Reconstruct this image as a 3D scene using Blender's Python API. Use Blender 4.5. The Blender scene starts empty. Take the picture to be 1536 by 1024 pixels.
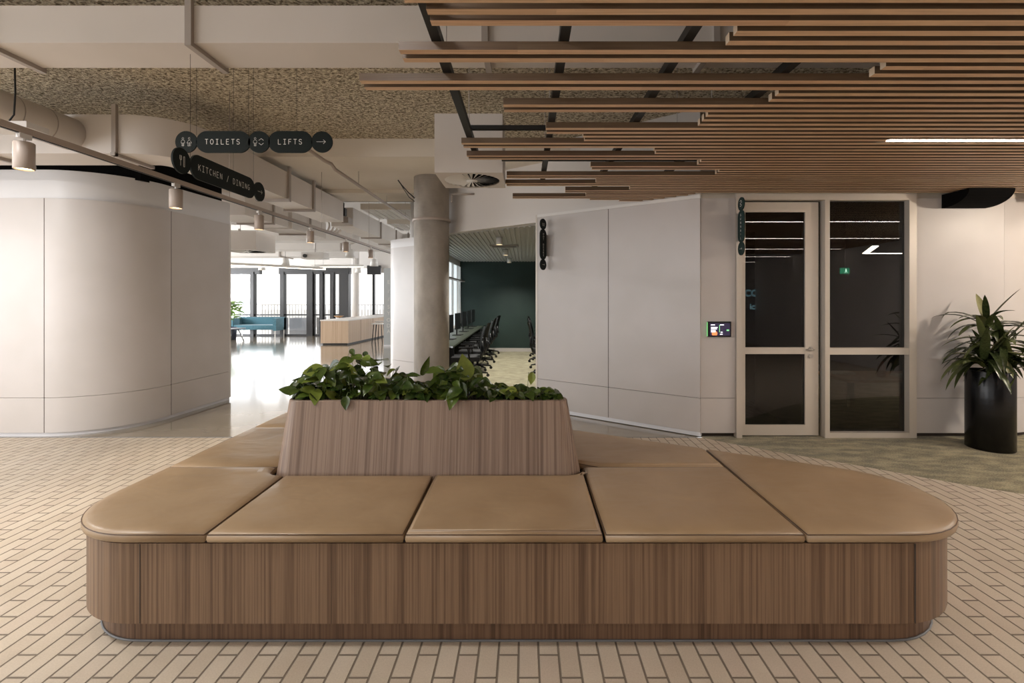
import bpy, bmesh, math, random
from mathutils import Vector, Matrix
random.seed(7)
R = math.radians
S = bpy.context.scene
COL = S.collection

# ------------------------------------------------------------------ camera, world, light, exposure
FPX, CX, CY, EYE = 725.0, 787.0, 446.0, 1.5
cam_d = bpy.data.cameras.new('camera'); cam = bpy.data.objects.new('camera', cam_d); COL.objects.link(cam)
cam.location = (0, 0, EYE); cam.rotation_euler = (R(90), 0, 0)
cam_d.sensor_width = 36; cam_d.lens = 36 * FPX / 1536
cam_d.shift_x = (768 - CX) / 1536; cam_d.shift_y = (CY - 512) / 1536
cam_d.clip_start = 0.05; cam_d.clip_end = 400
S.camera = cam
S.view_settings.view_transform = 'Standard'; S.view_settings.look = 'None'
S.view_settings.gamma = 1; S.view_settings.use_curve_mapping = False
S.view_settings.exposure = 0.9
S.cycles.use_denoising = True
S.cycles.max_bounces = 8; S.cycles.diffuse_bounces = 4; S.cycles.glossy_bounces = 4
S.cycles.transparent_max_bounces = 12; S.cycles.sample_clamp_indirect = 6
S.cycles.caustics_reflective = False; S.cycles.caustics_refractive = False
w = bpy.data.worlds.new('sky'); S.world = w; w.use_nodes = True
wn = w.node_tree.nodes; wl = w.node_tree.links
bg = wn['Background']; tc = wn.new('ShaderNodeTexCoord')
nz = wn.new('ShaderNodeTexNoise'); nz.inputs['Scale'].default_value = 3.0; nz.inputs['Detail'].default_value = 5
mp = wn.new('ShaderNodeMapping'); mp.inputs['Scale'].default_value = (1, 1, 4)
cr = wn.new('ShaderNodeValToRGB')
cr.color_ramp.elements[0].position = .35; cr.color_ramp.elements[0].color = (.72, .78, .86, 1)
cr.color_ramp.elements[1].position = .6; cr.color_ramp.elements[1].color = (1, .96, .92, 1)
wl.new(tc.outputs['Generated'], mp.inputs[0]); wl.new(mp.outputs[0], nz.inputs['Vector'])
wl.new(nz.outputs['Fac'], cr.inputs[0]); wl.new(cr.outputs[0], bg.inputs['Color'])
bg.inputs['Strength'].default_value = 1.1

def area(name, loc, size, power, col, direction):
    d = bpy.data.lights.new(name, 'AREA'); d.shape = 'RECTANGLE'; d.size, d.size_y = size
    d.energy = power; d.color = col
    o = bpy.data.objects.new(name, d); COL.objects.link(o); o.location = loc
    o.rotation_euler = Vector(direction).to_track_quat('-Z', 'Y').to_euler()
    return o
# daylight at far and presumed left windows; rear and side lamps are added fill
for i, y in enumerate((-4.2, -1.2, 1.8)):
    area('left_window_fill', (-8.95, y, 1.6), (2.4, 2.4), 50, (.95, .97, 1), (1, 0.3, .3))  # unseen windows presumed here; lamps tilted up to brighten the ceiling
area('added_rear_fill', (-6.0, -5.95, 1.6), (2.6, 2.4), 6, (.95, .97, 1), (0, 1, -.05))  # added weak fill from behind, no window known there
area('daylight_far_window', (-9.5, 18.6, 1.45), (6.5, 2.1), 34, (.96, .98, 1), (.12, -1, .05))
area('added_side_fill', (-15.5, 12.5, 1.6), (8, 2.4), 850, (.94, .97, 1), (1, -.15, 0))  # added to brighten the lounge, no side window known

# added fill lamps, unseen: left bay, and among the battens behind and right
FILL_DOWN = [(-5.8, .8, 3.0, 40), (-5.8, 3.4, 3.0, 34), (-3.3, 1.6, 3.0, 30), (-5.0, -3.2, 3.0, 8), (-.8, 1.45, 3.0, 6), (3.3, 1.5, 2.575, 12), (7.0, 2.4, 2.575, 40), (2.6, -3.4, 2.575, 10)]
for x, y, z, e in FILL_DOWN:
    d = bpy.data.lights.new('downlight', 'AREA'); d.shape = 'DISK'; d.size = .34; d.energy = e; d.color = (1, .98, .96) if x < 0 else (1, .95, .9)
    o = bpy.data.objects.new('downlight', d); COL.objects.link(o); o.location = (x, y, z-.012)  # one added fill lamp per entry

# ------------------------------------------------------------------ helpers
OFF = {}
def F(x, y):            # point on the floor seen at a pixel
    d = FPX * EYE / (y - CY); return Vector(((x - CX) * d / FPX, d, 0))
def P(x, y, d): return Vector(((x - CX) * d / FPX, d, EYE - (y - CY) * d / FPX))

class MB:
    def __init__(s): s.bm = bmesh.new()
    def box(s, x0, x1, y0, y1, z0, z1):
        bm = s.bm
        v = [bm.verts.new(p) for p in ((x0,y0,z0),(x1,y0,z0),(x1,y1,z0),(x0,y1,z0),(x0,y0,z1),(x1,y0,z1),(x1,y1,z1),(x0,y1,z1))]
        for f in ((0,3,2,1),(4,5,6,7),(0,1,5,4),(1,2,6,5),(2,3,7,6),(3,0,4,7)): bm.faces.new([v[i] for i in f])
        return s
    def bevel(s, w, n=2):
        bmesh.ops.bevel(s.bm, geom=[e for e in s.bm.edges if len(e.link_faces) == 2 and e.calc_face_angle(0) > .6], offset=w, segments=n, affect='EDGES', clamp_overlap=True)
        return s
    def bar(s, a, b, w, h, up=(0,0,1)):     # rectangular bar between two points
        a, b = Vector(a), Vector(b); d = (b - a).normalized(); u = Vector(up)
        if abs(d.dot(u)) > .98: u = Vector((0,1,0))
        x = d.cross(u).normalized(); z = x.cross(d).normalized(); bm = s.bm; vs = []
        for p in (a, b):
            for i, j in ((-1,-1),(1,-1),(1,1),(-1,1)): vs.append(bm.verts.new(p + x*i*w/2 + z*j*h/2))
        for f in ((3,2,1,0),(4,5,6,7),(0,1,5,4),(1,2,6,5),(2,3,7,6),(3,0,4,7)): bm.faces.new([vs[i] for i in f])
        return s
    def tube(s, pts, r, n=10, caps=True, rr=None):
        pts = [Vector(p) for p in pts]; bm = s.bm; rings = []
        prev = None
        for i, p in enumerate(pts):
            d = (pts[min(i+1, len(pts)-1)] - pts[max(i-1, 0)]).normalized()
            if prev is None:
                u = Vector((0,0,1)) if abs(d.z) < .9 else Vector((1,0,0))
                x = d.cross(u).normalized()
            else:
                x = (prev - d * prev.dot(d)).normalized()
            prev = x; y = d.cross(x); q = rr[i] if rr else r
            rings.append([bm.verts.new(p + (x*math.cos(2*math.pi*k/n) + y*math.sin(2*math.pi*k/n))*q) for k in range(n)])
        for a, b in zip(rings, rings[1:]):
            for k in range(n):
                f = bm.faces.new((a[k], a[(k+1)%n], b[(k+1)%n], b[k])); f.smooth = True
        if caps: bm.faces.new(rings[0][::-1]); bm.faces.new(rings[-1])
        return s
    def lathe(s, prof, c=(0,0,0), n=32, smooth=True):   # profile of (r, z)
        bm = s.bm; rings = []
        for r, z in prof:
            if r < 1e-5: rings.append([bm.verts.new((c[0], c[1], c[2]+z))])
            else: rings.append([bm.verts.new((c[0]+r*math.cos(2*math.pi*k/n), c[1]+r*math.sin(2*math.pi*k/n), c[2]+z)) for k in range(n)])
        for a, b in zip(rings, rings[1:]):
            for k in range(n):
                q = []
                for vv in (a[k%len(a)], a[(k+1)%len(a)], b[(k+1)%len(b)], b[k%len(b)]):
                    if vv not in q: q.append(vv)
                if len(q) > 2:
                    f = bm.faces.new(q); f.smooth = smooth
        return s
    def loft(s, rings, closed=True, caps=True, smooth=False):
        bm = s.bm; vr = [[bm.verts.new(p) for p in r] for r in rings]; n = len(vr[0])
        for a, b in zip(vr, vr[1:]):
            for k in range(n if closed else n-1):
                f = bm.faces.new((a[k], a[(k+1)%n], b[(k+1)%n], b[k])); f.smooth = smooth
        if caps and closed: bm.faces.new(vr[0][::-1]); bm.faces.new(vr[-1])
        return s
    def prism(s, poly, z0, z1, smooth=False):
        return s.loft([[(p[0],p[1],z0) for p in poly], [(p[0],p[1],z1) for p in poly]], smooth=smooth)
    def quad(s, *p):
        s.bm.faces.new([s.bm.verts.new(q) for q in p]); return s
    def disc(s, c, r, n=24, axis='z'):
        vs = []
        for k in range(n):
            a = 2*math.pi*k/n; u, v = r*math.cos(a), r*math.sin(a)
            vs.append(s.bm.verts.new({'z': (c[0]+u, c[1]+v, c[2]), 'y': (c[0]+u, c[1], c[2]+v)}[axis]))
        s.bm.faces.new(vs); return s
    def add(s, mesh, M=None):
        n0 = len(s.bm.verts); s.bm.from_mesh(mesh); s.bm.verts.ensure_lookup_table()
        if M is not None:
            bmesh.ops.transform(s.bm, matrix=M, verts=s.bm.verts[n0:])
        return s
    def xf(s, M): bmesh.ops.transform(s.bm, matrix=M, verts=s.bm.verts); return s
    def build(s, name, mat, parent=None, recalc=True, smooth=False):
        if recalc: bmesh.ops.recalc_face_normals(s.bm, faces=s.bm.faces)
        if smooth:
            for f in s.bm.faces: f.smooth = True
        off = OFF.get(parent.name, Vector()) if parent else Vector()
        if off.length: bmesh.ops.translate(s.bm, vec=-off, verts=s.bm.verts)
        me = bpy.data.meshes.new(name); s.bm.to_mesh(me); s.bm.free()
        for m in (mat if isinstance(mat, (list, tuple)) else [mat]): me.materials.append(m)
        o = bpy.data.objects.new(name, me); COL.objects.link(o)
        if parent: o.parent = parent
        OFF[o.name] = off
        return o

def thing(name, label, cat, loc=(0,0,0), group=None, world=True):
    o = bpy.data.objects.new(name, None); COL.objects.link(o); o.location = loc
    o.empty_display_size = .1
    o['label'] = label; o['category'] = cat
    if group: o['group'] = group
    OFF[o.name] = Vector(loc) if world else Vector()
    return o
def tag(o, label, cat, group=None, kind=None):
    o['label'] = label; o['category'] = cat
    if group: o['group'] = group
    if kind: o['kind'] = kind
    return o
def struct(o, label=None):
    o['kind'] = 'structure'
    if label: o['label'] = label
    return o
def copy_tree(o, parent=None):
    c = o.copy(); COL.objects.link(c); c.parent = parent
    for ch in list(o.children): copy_tree(ch, c)
    return c
def text_mesh(body, size, outline=0, depth=0):
    cu = bpy.data.curves.new('lettering', 'FONT'); cu.body = body; cu.size = size
    cu.align_x = 'CENTER'; cu.align_y = 'CENTER'; cu.resolution_u = 4
    if outline: cu.fill_mode = 'NONE'; cu.bevel_depth = outline; cu.bevel_resolution = 1
    else: cu.extrude = depth
    ob = bpy.data.objects.new('lettering', cu); COL.objects.link(ob)
    dg = bpy.context.evaluated_depsgraph_get()
    me = bpy.data.meshes.new_from_object(ob.evaluated_get(dg))
    bpy.data.objects.remove(ob); bpy.data.curves.remove(cu)
    return me

def rounded(verts, radii, n=10):
    out = []; m = len(verts)
    for i in range(m):
        p = Vector(verts[i]); a = Vector(verts[i-1]); b = Vector(verts[(i+1) % m]); r = radii[i]
        da = (a-p).normalized(); db = (b-p).normalized()
        if r <= 0: out.append(tuple(p)); continue
        ang = da.angle(db); t = r / math.tan(ang/2); c = p + (da+db).normalized() * (r / math.sin(ang/2))
        s0 = p + da*t - c; s1 = p + db*t - c
        a0 = math.atan2(s0.y, s0.x); a1 = math.atan2(s1.y, s1.x); dd = (a1-a0+math.pi) % (2*math.pi) - math.pi
        for k in range(n+1):
            q = a0 + dd*k/n; out.append((c.x + r*math.cos(q), c.y + r*math.sin(q)))
    return out
def clip(poly, planes):       # keep a.x + b.y <= c
    for a, b, c in planes:
        res = []; m = len(poly)
        for i in range(m):
            p, q = poly[i], poly[(i+1) % m]; fp = a*p[0]+b*p[1]-c; fq = a*q[0]+b*q[1]-c
            if fp <= 0: res.append(p)
            if (fp < 0 < fq) or (fq < 0 < fp):
                t = fp/(fp-fq); res.append((p[0]+(q[0]-p[0])*t, p[1]+(q[1]-p[1])*t))
        poly = res
    out = []
    for p in poly:
        if not out or (Vector(p)-Vector(out[-1])).length > 1e-4: out.append(p)
    if (Vector(out[0])-Vector(out[-1])).length < 1e-4: out.pop()
    return out
def ccw(poly):
    a = sum(poly[i-1][0]*poly[i][1] - poly[i][0]*poly[i-1][1] for i in range(len(poly)))
    return poly if a > 0 else poly[::-1]
def inset(poly, d):           # ccw polygon, d > 0 goes inward
    out = []; m = len(poly)
    for i in range(m):
        p = Vector(poly[i]); a = (p-Vector(poly[i-1])).normalized(); b = (Vector(poly[(i+1) % m])-p).normalized()
        na = Vector((-a.y, a.x)); nb = Vector((-b.y, b.x)); k = (na+nb)
        k = k / max(k.length_squared/2, .25)
        out.append((p.x + k.x*d, p.y + k.y*d))
    return out

# ------------------------------------------------------------------ materials
def lin(c): return tuple(((v/255+.055)/1.055)**2.4 if v > 10 else v/255/12.92 for v in c) + (1,)
def mat(name, col, rough=.5, metal=0, spec=.5, noise=None, bump=None, emit=None, coat=0, sheen=0):
    m = bpy.data.materials.new(name); m.use_nodes = True; nt = m.node_tree; b = nt.nodes['Principled BSDF']
    b.inputs['Base Color'].default_value = lin(col); b.inputs['Roughness'].default_value = rough
    b.inputs['Metallic'].default_value = metal; b.inputs['Specular IOR Level'].default_value = spec
    b.inputs['Coat Weight'].default_value = coat; b.inputs['Coat Roughness'].default_value = .09; b.inputs['Sheen Weight'].default_value = sheen
    if emit: b.inputs['Emission Color'].default_value = lin(emit[0]); b.inputs['Emission Strength'].default_value = emit[1]
    g = nt.nodes.new('ShaderNodeNewGeometry')
    if noise:       # (scale xyz, colour 2, low, high, detail)
        sc, c2, lo, hi, det = noise
        mp = nt.nodes.new('ShaderNodeMapping'); mp.inputs['Scale'].default_value = sc if isinstance(sc, tuple) else (sc,)*3
        n = nt.nodes.new('ShaderNodeTexNoise'); n.inputs['Scale'].default_value = 1; n.inputs['Detail'].default_value = det
        r = nt.nodes.new('ShaderNodeValToRGB'); r.color_ramp.elements[0].position = lo; r.color_ramp.elements[1].position = hi
        r.color_ramp.elements[0].color = lin(col); r.color_ramp.elements[1].color = lin(c2)
        nt.links.new(g.outputs['Position'], mp.inputs[0]); nt.links.new(mp.outputs[0], n.inputs['Vector'])
        nt.links.new(n.outputs['Fac'], r.inputs[0]); nt.links.new(r.outputs[0], b.inputs['Base Color'])
    if bump:        # (scale xyz, strength, distance)
        sc, st, di = bump
        mp = nt.nodes.new('ShaderNodeMapping'); mp.inputs['Scale'].default_value = sc if isinstance(sc, tuple) else (sc,)*3
        n = nt.nodes.new('ShaderNodeTexNoise'); n.inputs['Scale'].default_value = 1; n.inputs['Detail'].default_value = 4
        bp = nt.nodes.new('ShaderNodeBump'); bp.inputs['Strength'].default_value = st; bp.inputs['Distance'].default_value = di
        nt.links.new(g.outputs['Position'], mp.inputs[0]); nt.links.new(mp.outputs[0], n.inputs['Vector'])
        nt.links.new(n.outputs['Fac'], bp.inputs['Height']); nt.links.new(bp.outputs[0], b.inputs['Normal'])
    return m
class NT:
    def __init__(s, m): s.nt = m.node_tree
    def n(s, t, **k):
        q = s.nt.nodes.new(t)
        for a, v in k.items(): setattr(q, a, v)
        return q
    def m(s, op, a, b=None, c=None):
        q = s.nt.nodes.new('ShaderNodeMath'); q.operation = op
        for i, v in enumerate((a, b, c)):
            if v is None: continue
            if isinstance(v, (int, float)): q.inputs[i].default_value = v
            else: s.nt.links.new(v, q.inputs[i])
        return q.outputs[0]
    def l(s, a, b): s.nt.links.new(a, b)
    def ramp(s, fac, stops):
        q = s.nt.nodes.new('ShaderNodeValToRGB'); e = q.color_ramp.elements
        while len(e) < len(stops): e.new(.5)
        for i, (p, c) in enumerate(stops): e[i].position = p; e[i].color = lin(c)
        s.l(fac, q.inputs[0]); return q.outputs[0]
    def noise(s, vec, sc, det=3, dist=0):
        mp = s.n('ShaderNodeMapping'); mp.inputs['Scale'].default_value = sc if isinstance(sc, tuple) else (sc,)*3
        q = s.n('ShaderNodeTexNoise'); q.inputs['Scale'].default_value = 1; q.inputs['Detail'].default_value = det; q.inputs['Distortion'].default_value = dist
        s.l(vec, mp.inputs[0]); s.l(mp.outputs[0], q.inputs['Vector']); return q.outputs['Fac']
    def mix(s, f, a, b, blend='MIX'):
        q = s.n('ShaderNodeMix', data_type='RGBA', blend_type=blend)
        for i, v in ((0, f), (6, a), (7, b)):
            if isinstance(v, (int, float)): q.inputs[i].default_value = v
            elif isinstance(v, tuple): q.inputs[i].default_value = v
            else: s.l(v, q.inputs[i])
        return q.outputs[2]

# brick paver floor
TW, TL, TX, TY = .0842, .243, -.025, 1.908
def paver_mat():
    m = mat('tan_brick_pavers', (200, 175, 148), .42); k = NT(m); b = m.node_tree.nodes['Principled BSDF']
    g = k.n('ShaderNodeNewGeometry'); sx = k.n('ShaderNodeSeparateXYZ'); k.l(g.outputs['Position'], sx.inputs[0])
    u = k.m('DIVIDE', k.m('SUBTRACT', sx.outputs[0], TX), TW); col = k.m('FLOOR', u)
    par = k.m('MULTIPLY', k.m('PINGPONG', col, 1.0), .5)
    v = k.m('ADD', k.m('DIVIDE', k.m('SUBTRACT', sx.outputs[1], TY), TL), par); row = k.m('FLOOR', v)
    fu = k.m('FRACT', u); fv = k.m('FRACT', v)
    du = k.m('MULTIPLY', k.m('MINIMUM', fu, k.m('SUBTRACT', 1, fu)), TW)
    dv = k.m('MULTIPLY', k.m('MINIMUM', fv, k.m('SUBTRACT', 1, fv)), TL)
    d = k.m('MINIMUM', du, dv)
    mr = k.n('ShaderNodeMapRange', interpolation_type='SMOOTHSTEP'); mr.inputs[1].default_value = .0026; mr.inputs[2].default_value = .0056
    k.l(d, mr.inputs[0]); h = mr.outputs[0]
    cv = k.n('ShaderNodeCombineXYZ'); k.l(col, cv.inputs[0]); k.l(row, cv.inputs[1])
    wn_ = k.n('ShaderNodeTexWhiteNoise', noise_dimensions='2D'); k.l(cv.outputs[0], wn_.inputs['Vector'])
    c1 = k.ramp(wn_.outputs['Value'], [(0, (176, 161, 143)), (.35, (190, 177, 158)), (.7, (199, 187, 170)), (1, (185, 168, 152))])
    c2 = k.mix(.45, c1, k.ramp(k.noise(g.outputs['Position'], 5, 5), [(.3, (178, 163, 143)), (.7, (203, 190, 173))]))
    c3 = k.mix(.25, c2, k.ramp(k.noise(g.outputs['Position'], 160, 2), [(.3, (170, 154, 134)), (.7, (218, 203, 184))]))
    k.l(k.mix(h, lin((118, 106, 92)), c3), b.inputs['Base Color'])
    bp = k.n('ShaderNodeBump'); bp.inputs['Strength'].default_value = 1; bp.inputs['Distance'].default_value = .004
    hh = k.m('ADD', h, k.m('MULTIPLY', k.noise(g.outputs['Position'], 90, 3), .06))
    k.l(hh, bp.inputs['Height']); k.l(bp.outputs[0], b.inputs['Normal'])
    k.l(k.m('SUBTRACT', .75, k.m('MULTIPLY', h, .33)), b.inputs['Roughness'])
    return m
def carpet_mat(name, cols, sc=1.0, planks=False):
    m = mat(name, cols[0], .95, spec=.1, sheen=.2); k = NT(m); b = m.node_tree.nodes['Principled BSDF']
    g = k.n('ShaderNodeNewGeometry'); pos = g.outputs['Position']
    big = k.noise(pos, (4.5*sc, 9*sc, 1), 12, .1)
    c = k.ramp(big, [(.36, cols[0]), (.5, cols[1]), (.62, cols[2])])
    fine = k.noise(pos, (85, 85, 1), 4)
    c = k.mix(.42, c, k.ramp(fine, [(.35, cols[3]), (.65, cols[4])]), 'MULTIPLY' if False else 'MIX')
    if planks:
        br = k.n('ShaderNodeTexBrick'); br.inputs['Scale'].default_value = 1; br.inputs['Brick Width'].default_value = 1.0; br.inputs['Row Height'].default_value = .25
        br.inputs['Mortar Size'].default_value = 0; br.inputs['Color1'].default_value = (.6, .6, .6, 1); br.inputs['Color2'].default_value = (1, 1, 1, 1)
        k.l(pos, br.inputs['Vector']); c = k.mix(.5, c, br.outputs['Color'], 'MULTIPLY')
    k.l(c, b.inputs['Base Color'])
    bp = k.n('ShaderNodeBump'); bp.inputs['Strength'].default_value = .8; bp.inputs['Distance'].default_value = .006
    k.l(fine, bp.inputs['Height']); k.l(bp.outputs[0], b.inputs['Normal'])
    return m
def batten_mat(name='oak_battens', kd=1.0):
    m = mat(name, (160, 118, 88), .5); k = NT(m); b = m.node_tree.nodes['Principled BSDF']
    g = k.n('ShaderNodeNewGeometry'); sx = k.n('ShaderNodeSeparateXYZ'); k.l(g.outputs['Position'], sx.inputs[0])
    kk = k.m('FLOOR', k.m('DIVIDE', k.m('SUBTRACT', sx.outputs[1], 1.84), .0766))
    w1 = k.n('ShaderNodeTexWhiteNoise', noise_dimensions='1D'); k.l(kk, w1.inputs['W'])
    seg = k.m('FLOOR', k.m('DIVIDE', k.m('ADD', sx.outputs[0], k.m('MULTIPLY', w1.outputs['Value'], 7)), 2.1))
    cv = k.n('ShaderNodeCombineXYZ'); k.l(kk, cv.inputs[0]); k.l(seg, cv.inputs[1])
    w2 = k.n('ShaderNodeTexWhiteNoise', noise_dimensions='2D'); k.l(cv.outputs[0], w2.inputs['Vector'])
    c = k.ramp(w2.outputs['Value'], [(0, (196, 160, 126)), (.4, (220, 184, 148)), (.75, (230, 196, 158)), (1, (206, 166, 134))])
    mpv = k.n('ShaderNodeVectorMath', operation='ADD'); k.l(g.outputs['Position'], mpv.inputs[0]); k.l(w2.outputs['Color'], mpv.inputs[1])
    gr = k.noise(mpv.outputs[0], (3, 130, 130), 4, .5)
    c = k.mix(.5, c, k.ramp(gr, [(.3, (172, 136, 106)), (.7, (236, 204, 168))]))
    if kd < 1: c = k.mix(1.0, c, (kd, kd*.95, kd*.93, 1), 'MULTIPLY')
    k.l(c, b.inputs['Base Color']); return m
def veneer_mat(name, dark, mid, light, zs=.35, lean=0):
    m = mat(name, mid, .42, spec=.4); k = NT(m); b = m.node_tree.nodes['Principled BSDF']
    g = k.n('ShaderNodeNewGeometry'); pos = g.outputs['Position']
    if lean:
        sx = k.n('ShaderNodeSeparateXYZ'); k.l(pos, sx.inputs[0]); cb = k.n('ShaderNodeCombineXYZ')
        k.l(sx.outputs[0], cb.inputs[0]); k.l(sx.outputs[2], cb.inputs[2]); k.l(k.m('MULTIPLY_ADD', sx.outputs[2], -lean, sx.outputs[1]), cb.inputs[1]); pos = cb.outputs[0]
    a = k.noise(pos, (14, 14, zs*.4), 2); f = k.noise(pos, (70, 70, zs), 4, 0); ff = k.noise(pos, (420, 420, 6), 2)
    mixv = k.m('ADD', k.m('MULTIPLY', a, .35), k.m('MULTIPLY', f, .65))
    c = k.ramp(mixv, [(.36, dark), (.47, mid), (.54, light), (.62, mid)])
    c = k.mix(.25, c, k.ramp(ff, [(.3, dark), (.7, light)]))
    k.l(c, b.inputs['Base Color']); return m
def leather_mat():
    m = mat('tan_leather', (168, 132, 96), .38, spec=.45); k = NT(m); b = m.node_tree.nodes['Principled BSDF']
    g = k.n('ShaderNodeNewGeometry'); pos = g.outputs['Position']
    k.l(k.ramp(k.noise(pos, 3.5, 4, .4), [(.3, (150, 125, 96)), (.7, (164, 139, 109))]), b.inputs['Base Color'])
    h = k.m('ADD', k.noise(pos, (5, 9, 5), 2, .5), k.m('MULTIPLY', k.noise(pos, 420, 2), .02))
    bp = k.n('ShaderNodeBump'); bp.inputs['Strength'].default_value = .35; bp.inputs['Distance'].default_value = .012
    k.l(h, bp.inputs['Height']); k.l(bp.outputs[0], b.inputs['Normal']); return m
def spray_mat():
    m = mat('sprayed_acoustic_ceiling', (150, 135, 112), .95, spec=.1); k = NT(m); b = m.node_tree.nodes['Principled BSDF']
    g = k.n('ShaderNodeNewGeometry'); pos = g.outputs['Position']
    f = k.noise(pos, (32, 38, 30), 8, .8)
    k.l(k.ramp(f, [(.36, (122, 110, 90)), (.5, (204, 190, 166)), (.62, (240, 230, 208))]), b.inputs['Base Color'])
    bp = k.n('ShaderNodeBump'); bp.inputs['Strength'].default_value = 1; bp.inputs['Distance'].default_value = .05
    k.l(f, bp.inputs['Height']); k.l(bp.outputs[0], b.inputs['Normal']); return m
def glass_mat(name, tint=(1, 1, 1), refl=1.0):
    m = bpy.data.materials.new(name); m.use_nodes = True; nt = m.node_tree; nt.nodes.clear()
    o = nt.nodes.new('ShaderNodeOutputMaterial'); t = nt.nodes.new('ShaderNodeBsdfTransparent'); t.inputs[0].default_value = tint + (1,)
    g = nt.nodes.new('ShaderNodeBsdfGlossy'); g.inputs['Roughness'].default_value = 0
    f = nt.nodes.new('ShaderNodeFresnel'); f.inputs[0].default_value = 1.5
    q = nt.nodes.new('ShaderNodeMath'); q.operation = 'MULTIPLY'; q.inputs[1].default_value = refl
    x = nt.nodes.new('ShaderNodeMixShader')
    nt.links.new(f.outputs[0], q.inputs[0]); nt.links.new(q.outputs[0], x.inputs[0]); nt.links.new(t.outputs[0], x.inputs[1])
    nt.links.new(g.outputs[0], x.inputs[2]); nt.links.new(x.outputs[0], o.inputs[0]); return m
def leaf_mat(name, cols, rough=.32):
    m = mat(name, cols[1], rough, spec=.5); k = NT(m); b = m.node_tree.nodes['Principled BSDF']
    g = k.n('ShaderNodeNewGeometry')
    c = k.ramp(g.outputs['Random Per Island'], [(0, cols[0]), (.5, cols[1]), (.85, cols[2]), (1, cols[3])])
    c = k.mix(.25, c, k.ramp(k.noise(g.outputs['Position'], 60, 3), [(.35, cols[0]), (.7, cols[2])]))
    k.l(c, b.inputs['Base Color']); b.inputs['Transmission Weight'].default_value = 0
    b.inputs['Subsurface Weight'].default_value = 0
    return m

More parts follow.
